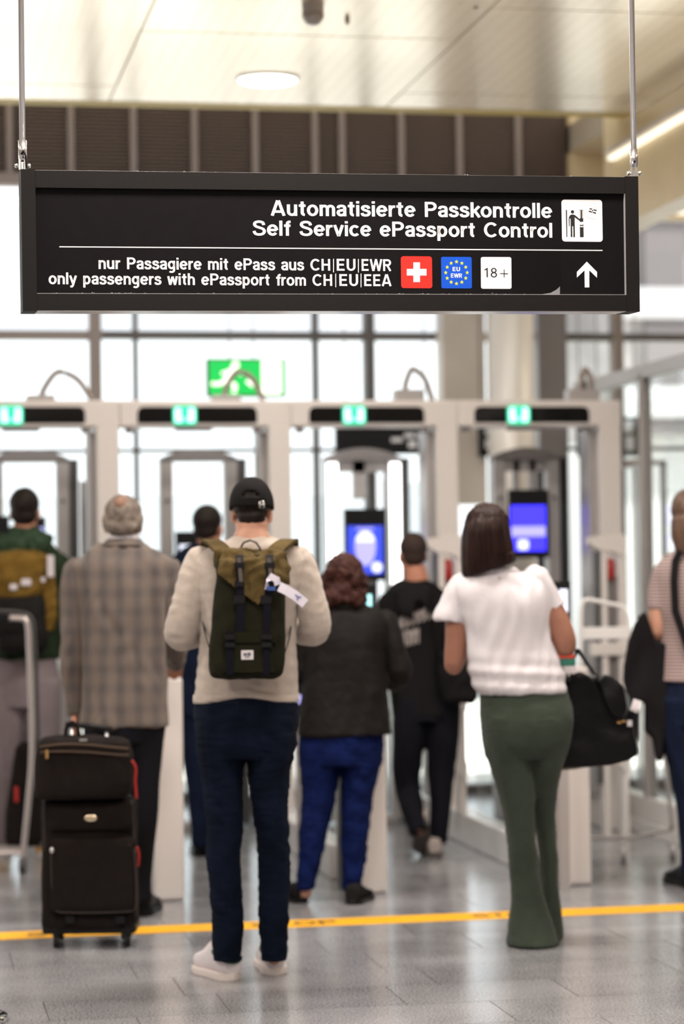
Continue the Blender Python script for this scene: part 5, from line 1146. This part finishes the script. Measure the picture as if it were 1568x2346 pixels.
f.cloth('trousers', [f.tube(hips, flat=True), f.tube(lL, flat=True), f.tube(lR, flat=True)], M['blue'], .008, 2, [(.005, .09, (1, 1, .9), 23), (.003, .04, (.6, .6, 2), 24)])
f.shoe(697, 2070, .55, L=.25, up='matte', so='black', H=.085, soleh=.02); f.shoe(806, 2074, -.3, L=.25, up='matte', so='black', H=.085, soleh=.02)

# ---- walking man in the black hoodie
f = Fig(12.5, 960, 1966, 'man with buzzed hair in black hoodie with grey print, stepping through a gate')
f.head(946, 1270, 31, yaw=.25)
f.body += [f.tube([(950, 1295, 0, 25, 0), (955, 1335, 0, 28, 0)])]
torso = [(952, 1330, 0, 32, .08), (950, 1342, 0, 52, .10), (950, 1362, 0, 68, .12), (950, 1400, 0, 76, .13), (953, 1460, 0, 76, .13), (960, 1530, 0, 76, .13), (970, 1590, 0, 78, .135), (976, 1640, 0, 78, .135)]
aL = [(890, 1378, 0, 24, 0), (886, 1420, 0, 24, 0), (888, 1470, 0, 23, 0), (896, 1505, .04, 22, 0), (905, 1515, .2, 18, 0)]; aR = [(1010, 1378, 0, 26, 0), (1024, 1420, 0, 26, 0), (1032, 1470, 0, 26, 0), (1036, 1520, .02, 24, 0), (1020, 1540, .18, 19, 0)]
lL = [(945, 1600, 0, 44, .13), (938, 1680, 0, 38, .11), (932, 1760, .05, 33, .09), (936, 1810, .06, 29, .08), (945, 1855, -.04, 26, .07), (960, 1908, -.11, 21, .055)]
lR = [(1010, 1600, 0, 46, .13), (1014, 1680, .02, 40, .11), (1012, 1760, .06, 32, .09), (1010, 1830, .06, 26, .08), (1007, 1890, .06, 23, .07), (1003, 1932, .06, 22, .065)]
f.body += [f.tube(torso[1:], flat=True, shrink=.84), f.tube(aL, shrink=.7), f.tube(aR, shrink=.7), f.tube(lL, shrink=.78), f.tube(lR, flat=True, shrink=.75), f.tube([(955, 1875, -.10, 13, 0), (962, 1905, -.12, 12, 0)])]
f.hand(f.P(908, 1515, .22), VH, ZV, -1); f.hand(f.P(1015, 1540, .2), VH, ZV, 1); f.finish(M['skin_r'])
f.cloth('hair', [f.he((0, -.014, .040), (.079, .097, .086)), f.he((0, -.042, -.015), (.068, .055, .05))], M['hair_bz'], .006)
ho = f.cloth('hoodie', [f.tube(torso, flat=True), f.tube(aL, caps=(.9, 0)), f.tube(aR, caps=(.9, 0)), f.tube([(925, 1360, -.1, 20, .05), (950, 1385, -.13, 42, .05), (972, 1362, -.1, 22, .05)], caps=(1, 1))], M['hoodie'], .009, 2, [(.006, .13, (1, 1, .8), 33)])
# large lettering-like print on the back, two lines of broken strokes
gr = np.random.default_rng(5)
def bp_(x, y): return f.P(x, y, -.142)
for row, (x0, y0, x1, y1, h_, n) in enumerate(((908, 1432, 985, 1404, 26, 6), (916, 1468, 960, 1455, 34, 4))):
    for k in range(n):
        t = (k+.5)/n; cx_ = x0+(x1-x0)*t; cy_ = y0+(y1-y0)*t; w_ = (x1-x0)/n*.40
        for u0, v0, u1, v1 in ((-w_, -h_/2, -w_*.9, h_/2), (w_, -h_/2, w_*.9, h_/2), (-w_, -h_/2 if k % 2 else 0, w_, -h_/2 if k % 3 else 0)):
            v, fc = tubemesh([(bp_(cx_+u0, cy_+v0), .0055, .003), (bp_(cx_+u1, cy_+v1), .0055, .003)], 6); mkobj('print_stroke', v, fc, M['print'], ho)
f.cloth('trousers', [f.tube(lL), f.tube(lR, flat=True), f.tube([(972, 1590, 0, 72, .12), (975, 1650, 0, 72, .13)], flat=True)], M['trousers'], .009, 2, [(.004, .1, (1, 1, .6), 34)])
sh = f.shoe(962, 1880, -.1, L=.28, up='shoe_g', so='sole_d', lift=1, dy=-.12, pitch=-.8)
f.shoe(998, 1966, .1, L=.27, up='shoe_g', so='sole_d')
sb = Fig(12.4, 1050, 1605, 'black shoulder bag of the walking man hanging behind the bare elbow', 'shoulder_bag', 'bag')
sb.root.location = tuple(sb.P(1048, 1612, 0)); ROOTM[sb.root.name] = Matrix.Translation(sb.root.location) @ Matrix.Rotation(-PSI, 4, 'Z')
V, N, Fc = remesh([tubemesh([(sb.P(a, b, c), sb.m(w_, c), dp) for a, b, c, w_, dp in [(1040, 1485, -.05, 22, .04), (1044, 1500, -.05, 40, .06), (1050, 1560, -.05, 46, .07), (1055, 1598, -.05, 42, .065), (1052, 1612, -.05, 30, .04)]], 24, flat=True, exp=3)], .008, 2)
mkobj('bag_body', V+N*folds(V, .006, .1, seed=4)[:, None], Fc, M['hoodie'], sb.root, smooth=True)
pipe(sb, [(1030, 1490), (1015, 1430), (1000, 1375)], -.1, .012, 'bag_strap', M['hoodie'], sb.root)

# ---- woman in the white tee and green flared trousers
f = Fig(9.58, 1225, 2165, 'woman with straight dark hair in white tee and green flared trousers')
f.head(1117, 1228, 44, pitch=.15, yaw=.1, roll=-.06)
f.body += [f.tube([(1122, 1270, 0, 28, 0), (1128, 1300, 0, 30, 0), (1132, 1330, 0, 44, .06)], caps=(0, .5))]
torso = [(1130, 1302, 0, 46, .07), (1134, 1314, 0, 76, .085), (1140, 1332, 0, 102, .105), (1148, 1360, 0, 112, .12), (1157, 1400, 0, 106, .13), (1163, 1450, 0, 100, .13), (1172, 1500, 0, 102, .13), (1183, 1545, 0, 105, .135), (1193, 1575, -.005, 104, .14), (1198, 1588, -.005, 98, .135)]
sL = [(1072, 1338, 0, 38, 0), (1052, 1372, 0, 36, 0), (1036, 1412, 0, 37, 0), (1033, 1424, 0, 37, 0)]
sR = [(1222, 1328, 0, 36, 0), (1245, 1352, 0, 33, 0), (1266, 1386, 0, 30, 0), (1272, 1396, 0, 30, 0)]
aL = [(1060, 1360, 0, 30, 0), (1048, 1410, 0, 27, 0), (1046, 1460, 0, 26, 0), (1042, 1505, 0, 24, 0), (1040, 1527, .015, 20, 0), (1058, 1502, .13, 17, 0), (1095, 1465, .26, 13.5, 0)]
aR = [(1242, 1355, 0, 28, 0), (1266, 1400, 0, 29, 0), (1283, 1440, 0, 30, 0), (1294, 1472, 0, 28, 0), (1292, 1484, .02, 24, 0), (1268, 1470, .13, 18, 0), (1225, 1445, .26, 13.5, 0)]
hips = [(1198, 1560, 0, 96, .12), (1201, 1590, 0, 101, .13), (1206, 1625, -.01, 107, .145), (1208, 1665, -.015, 106, .15), (1205, 1705, -.01, 98, .14), (1200, 1735, 0, 88, .11)]
lL = [(1158, 1640, -.01, 55, .14), (1163, 1700, -.01, 54, .13), (1172, 1760, 0, 49.5, .105), (1183, 1820, 0, 42, .088), (1191, 1880, 0, 36, .078), (1197, 1950, 0, 34, .07), (1206, 2030, 0, 36, .065), (1213, 2080, 0, 43, .075), (1217, 2125, 0, 54, .10), (1221, 2163, 0, 62, .13)]
lR = [(1258, 1640, 0, 56, .14), (1258, 1700, 0, 50, .13), (1251, 1760, .03, 39, .10), (1246, 1820, .08, 31, .085), (1249, 1880, .12, 25, .075), (1256, 1950, .14, 22, .068), (1260, 2030, .15, 21, .064), (1262, 2080, .15, 24, .07), (1262, 2120, .15, 28, .08), (1262, 2148, .15, 30, .10)]
f.body += [f.tube(torso[1:], flat=True, shrink=.84), f.tube(aL, caps=(.8, 0)), f.tube(aR, caps=(.8, 0)), f.tube(hips[:-1], flat=True, shrink=.85), f.tube(lL, flat=True, shrink=.6), f.tube(lR, flat=True, shrink=.6)]
f.hand(f.P(1098, 1462, .27), VH*.6+RT*.5+ZV*.3, ZV, -1, .9); f.hand(f.P(1222, 1443, .27), VH*.6-RT*.5+ZV*.2, ZV, 1, .9); f.finish(M['skin_t'])
hr = [f.he((0, -.012, .038), (.088, .104, .092)), f.tube([(1112, 1188, -.015, 34, .07), (1114, 1206, -.02, 51, .10), (1115, 1240, -.02, 57, .105), (1118, 1275, -.025, 61, .10), (1120, 1296, -.03, 62, .09), (1121, 1306, -.03, 60, .08)], exp=2.4, n=24, caps=(.3, 0))]
V, N, Fc = remesh(hr, .006, 10); q = (V-np.array(f.o[:]))@np.array(((RT.x, VH.x, 0), (RT.y, VH.y, 0), (0, 0, 1)))
th_ = np.arctan2(q[:, 0]-q[:, 0].mean(), -(q[:, 1]-q[:, 1].mean())); V = V+N*(.0022*np.sin(th_*23+2*np.sin(th_*5))+.0016*np.sin(th_*51))[:, None]
V[:, 2] += np.where(V[:, 2] < f.P(0, 1290)[2], (q[:, 0]-q[:, 0].mean())*.20, 0)
mkobj('hair', V, Fc, M['hair_b'], f.root, smooth=True)
def teefold(V, N):
    """hanging folds under the shoulder blades and gathered rolls at the hem"""
    z = V[:, 2]; zh = f.P(0, 1590)[2]; g = np.exp(-((z-zh-.05)/.06)**2)
    return V+N*(.005*g*np.sin((z-zh)*95+V[:, 0]*6))[:, None]
f.cloth('tee_shirt', [f.tube(torso, exp=2.4, flat=True, n=28), f.tube(sL, caps=(.9, 0)), f.tube(sR, caps=(.9, 0))], M['tee'], .0065, 2, [(.008, .16, (1, 1, .5), 41), (.004, .07, (1.2, 1, .5), 42), teefold])
mkobj('neck_rib', *tubemesh([(f.P(1130, 1299, 0), f.m(50), .068), (f.P(1131, 1305, -.002), f.m(56), .076), (f.P(1132, 1310, -.002), f.m(62), .08)], 30, flat=True), M['tee'], f.root, smooth=True)
v, fc = ellmesh(f.P(1145, 1322, -.092), (.0035, .002, .004), f.local(0)); mkobj('back_stud', v, fc, M['goldm'], f.root, smooth=True)
f.cloth('trousers', [f.tube(hips, exp=2.2, flat=True, n=28), ellmesh(f.P(1166, 1668, -.045), (.085, .105, .095)), ellmesh(f.P(1251, 1664, -.045), (.08, .105, .095)), f.tube(lL, flat=True, n=22), f.tube(lR, flat=True, n=22)], M['leggings'], .007, 9, [(.0015, .10, (1, 1, .5), 43), (.001, .03, (.5, .5, 1.6), 44)])
f.shoe(1215, 2160, .1, L=.24, up='black', so='black', H=.07); f.shoe(1258, 2146, -.1, L=.24, up='black', so='black', H=.07)
for c in list(f.root.children)[-2:]: c.location = (0, -.02, 0) if False else (0, 0, 0)
# ---- her tote bag
t = Fig(9.62, 1370, 1755, 'large black tote bag on the arm of the woman in green trousers', 'tote_bag', 'bag')
t.root.location = tuple(t.P(1370, 1758, 0)); ROOTM[t.root.name] = Matrix.Translation(t.root.location) @ Matrix.Rotation(-PSI, 4, 'Z')
def poly_solid(fg, pts, dy, th, vox=.008, bulge=.0, it=4):
    A = [fg.P(a, b, dy-th) for a, b in pts]; B = [fg.P(a, b, dy+th) for a, b in pts]; n = len(pts)
    return (A+B, [tuple(range(n)), tuple(range(n, 2*n))[::-1]]+[(i, (i+1) % n, n+(i+1) % n, n+i) for i in range(n)])
V, N, Fc = remesh([poly_solid(t, [(1302, 1552), (1330, 1540), (1358, 1556), (1378, 1548), (1400, 1548), (1420, 1562), (1438, 1596), (1448, 1640), (1456, 1700), (1461, 1728), (1440, 1742), (1400, 1753), (1340, 1759), (1284, 1762), (1272, 1755), (1278, 1680), (1290, 1600)], .07, .07),
                  poly_solid(t, [(1368, 1560), (1385, 1545), (1405, 1548), (1428, 1572), (1440, 1620), (1430, 1650), (1405, 1640), (1385, 1600)], -.05, .04)], .008, 5)
mkobj('bag_body', V+N*folds(V, .006, .16, seed=3)[:, None], Fc, M['tote'], t.root, smooth=True)
ribbon([t.P(1306, 1560, -.03), t.P(1316, 1510, -.02), t.P(1324, 1488, .0), t.P(1340, 1508, .02), t.P(1362, 1540, -.02), t.P(1376, 1560, -.04)], .022, .006, 'bag_handle', M['tote'], t.root, side=VH)
ribbon([t.P(1296, 1570, .03), t.P(1304, 1520, .03), t.P(1312, 1486, .03), t.P(1330, 1500, .04), t.P(1360, 1545, .05)], .022, .006, 'bag_handle', M['tote'], t.root, side=VH)
for x0, x1, y0, y1 in ((1415, 1424, 1653, 1658), (1425, 1434, 1650, 1655)): slab(x0, x1, y0, y1, -.105, .004, 'gold_letter', M['goldm'], t.root, .001, t)
th = ribbon([t.P(1462, 1604, -.02), t.P(1456, 1622, -.03), t.P(1452, 1630, -.03)], .034, .004, 'tag_flap', M['strapgrey'], t.root)
th.data.materials[0] = M['label']
ribbon([t.P(1450, 1632, -.03), t.P(1444, 1652, -.03)], .02, .004, 'tag_flap', M['webbing'], t.root); slab(1438, 1449, 1650, 1664, -.06, .004, 'tag_flap', M['label'], t.root, .001, t)
for nm, m_, a in (('red_purse', 'scr', (1277, 1316, 1499, 1508)), ('green_purse', 'grn', (1284, 1318, 1511, 1524)), ('paper', 'lab', (1292, 1320, 1524, 1540))): pass
M['redcloth'] = mat('red_cloth', (.62, .06, .03), .6); M['greencloth'] = mat('green_cloth', (.02, .17, .12), .6)
tr = empty('travel_documents', tuple(t.P(1300, 1545, -.04)), 'red and green folded documents sticking out of the tote bag', 'documents', rz=-PSI)
slab(1276, 1317, 1498, 1509, -.04, .03, 'red_cover', M['redcloth'], tr, .004, t); slab(1284, 1319, 1509, 1526, -.045, .02, 'green_cover', M['greencloth'], tr, .003, t); slab(1294, 1321, 1526, 1543, -.05, .012, 'paper_edge', M['label'], tr, .002, t)

# ---- woman at the right edge
f = Fig(11.1, 1590, 2035, 'woman in striped tee and jeans at the right edge, black jacket on her arm')
f.head(1580, 1185, 38)
f.body += [f.tube([(1582, 1215, 0, 26, 0), (1584, 1262, 0, 30, 0)])]
torso = [(1585, 1262, 0, 40, .07), (1588, 1276, 0, 66, .09), (1590, 1300, 0, 88, .11), (1590, 1340, 0, 90, .125), (1590, 1400, 0, 82, .125), (1590, 1460, 0, 76, .12), (1590, 1530, 0, 80, .13), (1590, 1560, 0, 82, .135)]
sL = [(1520, 1312, 0, 28, 0), (1514, 1345, 0, 27, 0), (1513, 1385, 0, 27, 0), (1513, 1394, 0, 27, 0)]; sR = [(1662, 1312, 0, 28, 0), (1668, 1385, 0, 27, 0)]
aL = [(1518, 1340, 0, 24, 0), (1511, 1395, 0, 24, 0), (1508, 1435, 0, 23, 0), (1507, 1452, .02, 21, 0), (1525, 1462, .14, 17, 0), (1560, 1455, .26, 13, 0)]; aR = [(1665, 1340, 0, 24, 0), (1672, 1435, 0, 22, 0), (1655, 1460, .15, 17, 0), (1620, 1450, .26, 13, 0)]
hips = [(1592, 1530, 0, 76, .12), (1592, 1600, 0, 84, .14), (1592, 1660, 0, 84, .14)]
lL = [(1553, 1600, 0, 46, .13), (1555, 1680, 0, 42, .11), (1566, 1760, 0, 34, .09), (1576, 1830, 0, 29, .08), (1582, 1920, 0, 25, .07), (1584, 2005, 0, 22, .06)]; lR = [(1634, 1600, 0, 46, .13), (1634, 1760, 0, 36, .09), (1632, 1900, 0, 26, .07), (1630, 2005, 0, 22, .06)]
f.body += [f.tube(torso[1:], flat=True, shrink=.84), f.tube(aL, caps=(.8, 0)), f.tube(aR, caps=(.8, 0)), f.tube(hips[:-1], flat=True, shrink=.85), f.tube(lL, flat=True, shrink=.75), f.tube(lR, flat=True, shrink=.75)]
f.hand(f.P(1565, 1455, .27), VH*.5+RT*.6, ZV, -1, .9); f.hand(f.P(1615, 1450, .27), VH*.5-RT*.6, ZV, 1, .9); f.finish(M['skin'])
f.cloth('hair', [f.he((0, -.014, .040), (.086, .10, .092)), f.tube([(1582, 1190, -.03, 44, .09), (1584, 1225, -.04, 46, .08), (1588, 1262, -.06, 38, .05), (1590, 1290, -.07, 24, .035)], caps=(.3, 1))], M['hair_l'], .006, 2, [(.003, .03, (1.5, 1.5, .2), 3)])
f.cloth('striped_tee', [f.tube(torso, exp=2.4, flat=True, n=26), f.tube(sL, caps=(.9, 0)), f.tube(sR, caps=(.9, 0))], M['stripe'], .008, 2, [(.005, .15, (1, 1, .6), 51)])
f.cloth('jeans', [f.tube(hips, flat=True), f.tube(lL, flat=True), f.tube(lR, flat=True)], M['jeans2'], .009, 2, [(.003, .1, (1, 1, .6), 52)])
ribbon([f.P(1560, 1262, -.11), f.P(1548, 1285, -.118), f.P(1545, 1330, -.135), f.P(1548, 1400, -.14), f.P(1575, 1480, -.14), f.P(1610, 1550, -.14)], .035, .006, 'bag_strap', M['hoodie'], f.root)
f.shoe(1586, 2034, .3, L=.26, up='black', so='black'); f.shoe(1630, 2034, 0, L=.26, up='black', so='black')
j = Fig(11.05, 1490, 1745, 'black jacket draped over the forearm of the woman in the striped tee', 'jacket', 'jacket')
j.root.location = tuple(j.P(1490, 1745, 0)); ROOTM[j.root.name] = Matrix.Translation(j.root.location) @ Matrix.Rotation(-PSI, 4, 'Z')
V, N, Fc = remesh([poly_solid(j, [(1478, 1402), (1486, 1440), (1500, 1468), (1525, 1476), (1545, 1470), (1556, 1500), (1545, 1580), (1530, 1640), (1522, 1700), (1520, 1738), (1512, 1746), (1503, 1735), (1500, 1690), (1482, 1672), (1478, 1610), (1468, 1606), (1462, 1660), (1458, 1700), (1450, 1690), (1444, 1640), (1440, 1600), (1432, 1560), (1431, 1530), (1440, 1470), (1455, 1430)], .03, .05)], .008, 5)
mkobj('jacket_body', V+N*folds(V, .010, .10, (1, 1, .5), 6)[:, None], Fc, M['hoodie'], j.root, smooth=True)

# ---- man with green scarf at the left edge
f = Fig(12.55, 55, 1962, 'dark haired man in green scarf and mustard pack at the left edge')
f.head(57, 1172, 33)
f.body += [f.tube([(57, 1195, 0, 26, 0), (57, 1235, 0, 28, 0)])]
torso = [(56, 1232, 0, 38, .08), (55, 1248, 0, 68, .11), (54, 1275, 0, 88, .125), (54, 1320, 0, 92, .13), (54, 1400, 0, 86, .13), (54, 1460, 0, 84, .13), (54, 1510, 0, 86, .135)]
aL = [(-28, 1290, 0, 28, 0), (-34, 1380, 0, 27, 0), (-30, 1450, .02, 25, 0), (-10, 1465, .2, 19, 0)]; aR = [(134, 1290, 0, 28, 0), (138, 1380, 0, 27, 0), (134, 1455, .02, 25, 0), (112, 1465, .2, 19, 0)]
hips = [(56, 1490, 0, 76, .12), (56, 1560, 0, 80, .14), (56, 1620, 0, 78, .13)]
lL = [(18, 1560, 0, 44, .12), (16, 1660, 0, 42, .11), (12, 1760, 0, 36, .09), (10, 1850, 0, 30, .08), (8, 1938, 0, 26, .065)]; lR = [(96, 1560, 0, 44, .12), (98, 1660, 0, 42, .11), (98, 1760, 0, 36, .09), (96, 1850, 0, 30, .08), (94, 1938, 0, 26, .065)]
f.body += [f.tube(torso[1:], flat=True, shrink=.84), f.tube(aL, shrink=.7), f.tube(aR, shrink=.7), f.tube(hips[:-1], flat=True, shrink=.85), f.tube(lL, flat=True, shrink=.75), f.tube(lR, flat=True, shrink=.75)]
f.hand(f.P(-8, 1465, .22), VH, ZV, -1); f.hand(f.P(110, 1465, .22), VH, ZV, 1); f.finish(M['skin_r'])
f.cloth('hair', [f.he((0, -.016, .042), (.081, .097, .088)), f.he((0, -.042, -.02), (.070, .055, .055))], M['hair_d'], .006, 2, [(.002, .02, (1, 1, 1), 6)])
f.cloth('coat', [f.tube(torso, flat=True), f.tube(aL, caps=(.9, 0)), f.tube(aR, caps=(.9, 0))], M['coat'], .009, 2, [(.006, .12, (1, 1, .6), 61)])
f.cloth('scarf', [f.tube([(5, 1240, .02, 18, 0), (25, 1252, -.09, 22, .05), (57, 1258, -.12, 26, .05), (88, 1248, -.08, 22, .05), (105, 1236, .02, 18, 0)], caps=(1, 1)), f.tube([(57, 1208, 0, 34, .07), (57, 1225, 0, 44, .09), (57, 1240, 0, 50, .10)], flat=True)], M['scarf'], .008, 2, [(.007, .06, (1, 1, 1.2), 62)])
f.cloth('trousers', [f.tube(hips, flat=True), f.tube(lL, flat=True), f.tube(lR, flat=True)], M['greycloth'], .009, 2, [(.005, .13, (1, 1, .6), 63)])
f.shoe(10, 1964, .2, up='orange', so='sole', lab='mustard coloured shoe'); f.shoe(94, 1964, -.1, up='orange', so='sole', lab='mustard coloured shoe')
r = Fig(12.35, 50, 1500, 'mustard and black rucksack on the man with the green scarf', 'rucksack', 'backpack')
r.root.location = tuple(r.P(50, 1500, 0)); ROOTM[r.root.name] = Matrix.Translation(r.root.location) @ Matrix.Rotation(-PSI, 4, 'Z')
V, N, Fc = remesh([tubemesh([(r.P(a, b, c), r.m(w_, c), dp) for a, b, c, w_, dp in [(48, 1262, 0, 50, .05), (48, 1280, -.02, 62, .09), (48, 1320, -.02, 64, .10), (46, 1352, -.02, 60, .10), (46, 1368, -.02, 52, .09)]], 24, flat=True, exp=3)], .008, 2)
mkobj('upper_pack', V+N*folds(V, .010, .08, seed=5)[:, None], Fc, M['mustard'], r.root, smooth=True)
V, N, Fc = remesh([tubemesh([(r.P(a, b, c), r.m(w_, c), dp) for a, b, c, w_, dp in [(48, 1350, 0, 52, .09), (48, 1380, -.02, 57, .10), (52, 1440, -.02, 60, .11), (54, 1480, -.02, 56, .10), (54, 1495, 0, 46, .08)]], 24, flat=True, exp=3)], .008, 2)
mkobj('lower_pack', V+N*folds(V, .006, .1, seed=6)[:, None], Fc, M['matte'], r.root, smooth=True)
V, N, Fc = remesh([poly_solid(r, [(92, 1270), (110, 1268), (122, 1300), (130, 1360), (131, 1420), (122, 1444), (108, 1448), (98, 1420), (92, 1360)], -.02, .03)], .008, 3)
mkobj('side_flap', V+N*folds(V, .006, .06, seed=7)[:, None], Fc, M['mustard'], r.root, smooth=True)
for x0, x1, y0, y1 in ((48, 72, 1326, 1342), (22, 40, 1338, 1352), (108, 124, 1272, 1322), (94, 104, 1322, 1334)): slab(x0, x1, y0, y1, -.125, .01, 'pale_patch', M['label'], r.root, .004, r)

# ---- luggage trolleys, case, stanchion
def frame_tube(fg, pts, r_, name, m_, par, n=10):
    v, fc = tubemesh([(tuple(q), r_, r_) for q in smoothpts([tuple(fg.P(*p)) for p in pts], 5)], n); return mkobj(name, v, fc, m_, par, smooth=True)
f = Fig(12.05, 40, 1950, 'silver luggage trolley with bent handle at the left edge', 'luggage_trolley', 'trolley')
M['trolley'] = mat('trolley_silver', (.55, .50, .49), .3, metal=.6)
frame_tube(f, [(-70, 1412, 0), (-40, 1412, 0), (0, 1415, 0), (40, 1416, 0), (58, 1420, 0), (65, 1440, 0), (68, 1500, 0), (72, 1600, 0), (74, 1690, 0), (72, 1760, 0), (66, 1830, 0), (58, 1910, 0), (52, 1972, 0)], .015, 'handle_frame', M['trolley'], f.root)
frame_tube(f, [(-70, 1400, .04), (0, 1400, .04), (50, 1404, .04), (74, 1420, .04), (80, 1470, .04), (84, 1560, .04), (86, 1700, .04)], .010, 'rear_frame', M['dgrey'], f.root)
slab(-20, 22, 1406, 1424, -.02, .03, 'grip', M['black'], f.root, .008, f)
for x in (-50, 52):
    c = f.P(x, 1960, 0); c[2] = .04; v, fc = tubemesh([(c-np.array(RT)*.015, .04, .04), (c+np.array(RT)*.015, .04, .04)], 16, side=(0, 0, 1.0)); mkobj('wheel', v, fc, M['dgrey'], f.root)
frame_tube(f, [(-50, 1955, 0), (0, 1955, 0), (52, 1955, 0)], .012, 'base_bar', M['trolley'], f.root)
slab(-45, 50, 1940, 1947, .08, .14, 'deck', M['trolley'], f.root, .003, f)
frame_tube(f, [(-70, 1412, 0), (-72, 1600, 0), (-60, 1960, 0)], .015, 'handle_frame', M['trolley'], f.root)
f = Fig(12.1, 60, 1940, 'black case with red patch on the left trolley, behind the upright suitcase', 'trolley_case', 'suitcase')
f.root.location = tuple(f.P(60, 1938, .3)); ROOTM[f.root.name] = Matrix.Translation(f.root.location) @ Matrix.Rotation(-PSI, 4, 'Z')
V, N, Fc = remesh([tubemesh([(f.P(a, b, .15), f.m(w_, .15), dp) for a, b, w_, dp in [(66, 1700, 20, .05), (66, 1712, 30, .07), (62, 1780, 36, .08), (56, 1860, 42, .09), (56, 1920, 44, .09), (56, 1937, 36, .07)]], 24, flat=True, exp=3.5)], .009, 2)
mkobj('case_body', V, Fc, M['case'], f.root, smooth=True); slab(33, 42, 1802, 1838, .055, .01, 'red_patch', M['red'], f.root, .003, f)
f = Fig(12.2, 1400, 1960, 'white luggage trolley with upright handle frame right of the tote bag', 'luggage_trolley', 'trolley')
frame_tube(f, [(1428, 1925, 0), (1434, 1830, 0), (1440, 1740, 0), (1444, 1620, 0), (1444, 1480, 0), (1437, 1410, 0), (1425, 1390, 0), (1390, 1382, 0), (1350, 1374, 0), (1336, 1380, 0), (1332, 1420, 0), (1332, 1560, 0), (1336, 1760, 0), (1340, 1925, 0)], .011, 'handle_frame', M['white2'], f.root)
frame_tube(f, [(1500, 1560, .1), (1518, 1690, .1), (1530, 1790, .1), (1541, 1900, .1)], .010, 'front_leg', M['lgrey'], f.root)
slab(1336, 1440, 1437, 1464, 0, .02, 'push_panel', M['white2'], f.root, .004, f)
frame_tube(f, [(1340, 1920, 0), (1430, 1920, 0)], .010, 'base_bar', M['lgrey'], f.root); frame_tube(f, [(1430, 1922, 0), (1541, 1900, .1)], .010, 'base_bar', M['lgrey'], f.root); frame_tube(f, [(1444, 1560, 0), (1500, 1560, .1)], .010, 'top_bar', M['lgrey'], f.root)
for x in (1342, 1428, 1541):
    c = f.P(x, 1930, 0 if x < 1500 else .1); c[2] = .04; v, fc = tubemesh([(c-np.array(RT)*.012, .04, .04), (c+np.array(RT)*.012, .04, .04)], 16, side=(0, 0, 1.0)); mkobj('wheel', v, fc, M['lgrey'], f.root)
g = Zp(-95, 2340, 0); t = empty('stanchion', (g.x, g.y, 0), 'round chrome stanchion base at the bottom left corner', 'stanchion')
v, fc = tubemesh([((g.x, g.y, 0), .175, .175), ((g.x, g.y, .012), .178, .178), ((g.x, g.y, .026), .168, .168), ((g.x, g.y, .034), .10, .10), ((g.x, g.y, .045), .03, .03)], 48, side=(1, 0, 0)); 
V = []; Fc = []; prof = [(.0, .178), (.010, .180), (.020, .176), (.028, .155), (.033, .09), (.040, .035)]
for z, rr in prof:
    for k in range(48): V.append((g.x+rr*math.cos(k*math.pi/24)*.92, g.y+rr*math.sin(k*math.pi/24)*.92, z))
for i in range(5):
    for k in range(48): Fc.append((i*48+k, i*48+(k+1) % 48, (i+1)*48+(k+1) % 48, (i+1)*48+k))
Fc.append(tuple(range(48))[::-1]); Fc.append(tuple(range(240, 288)))
mkobj('base_plate', V, Fc, M['chrome'], t, smooth=True)
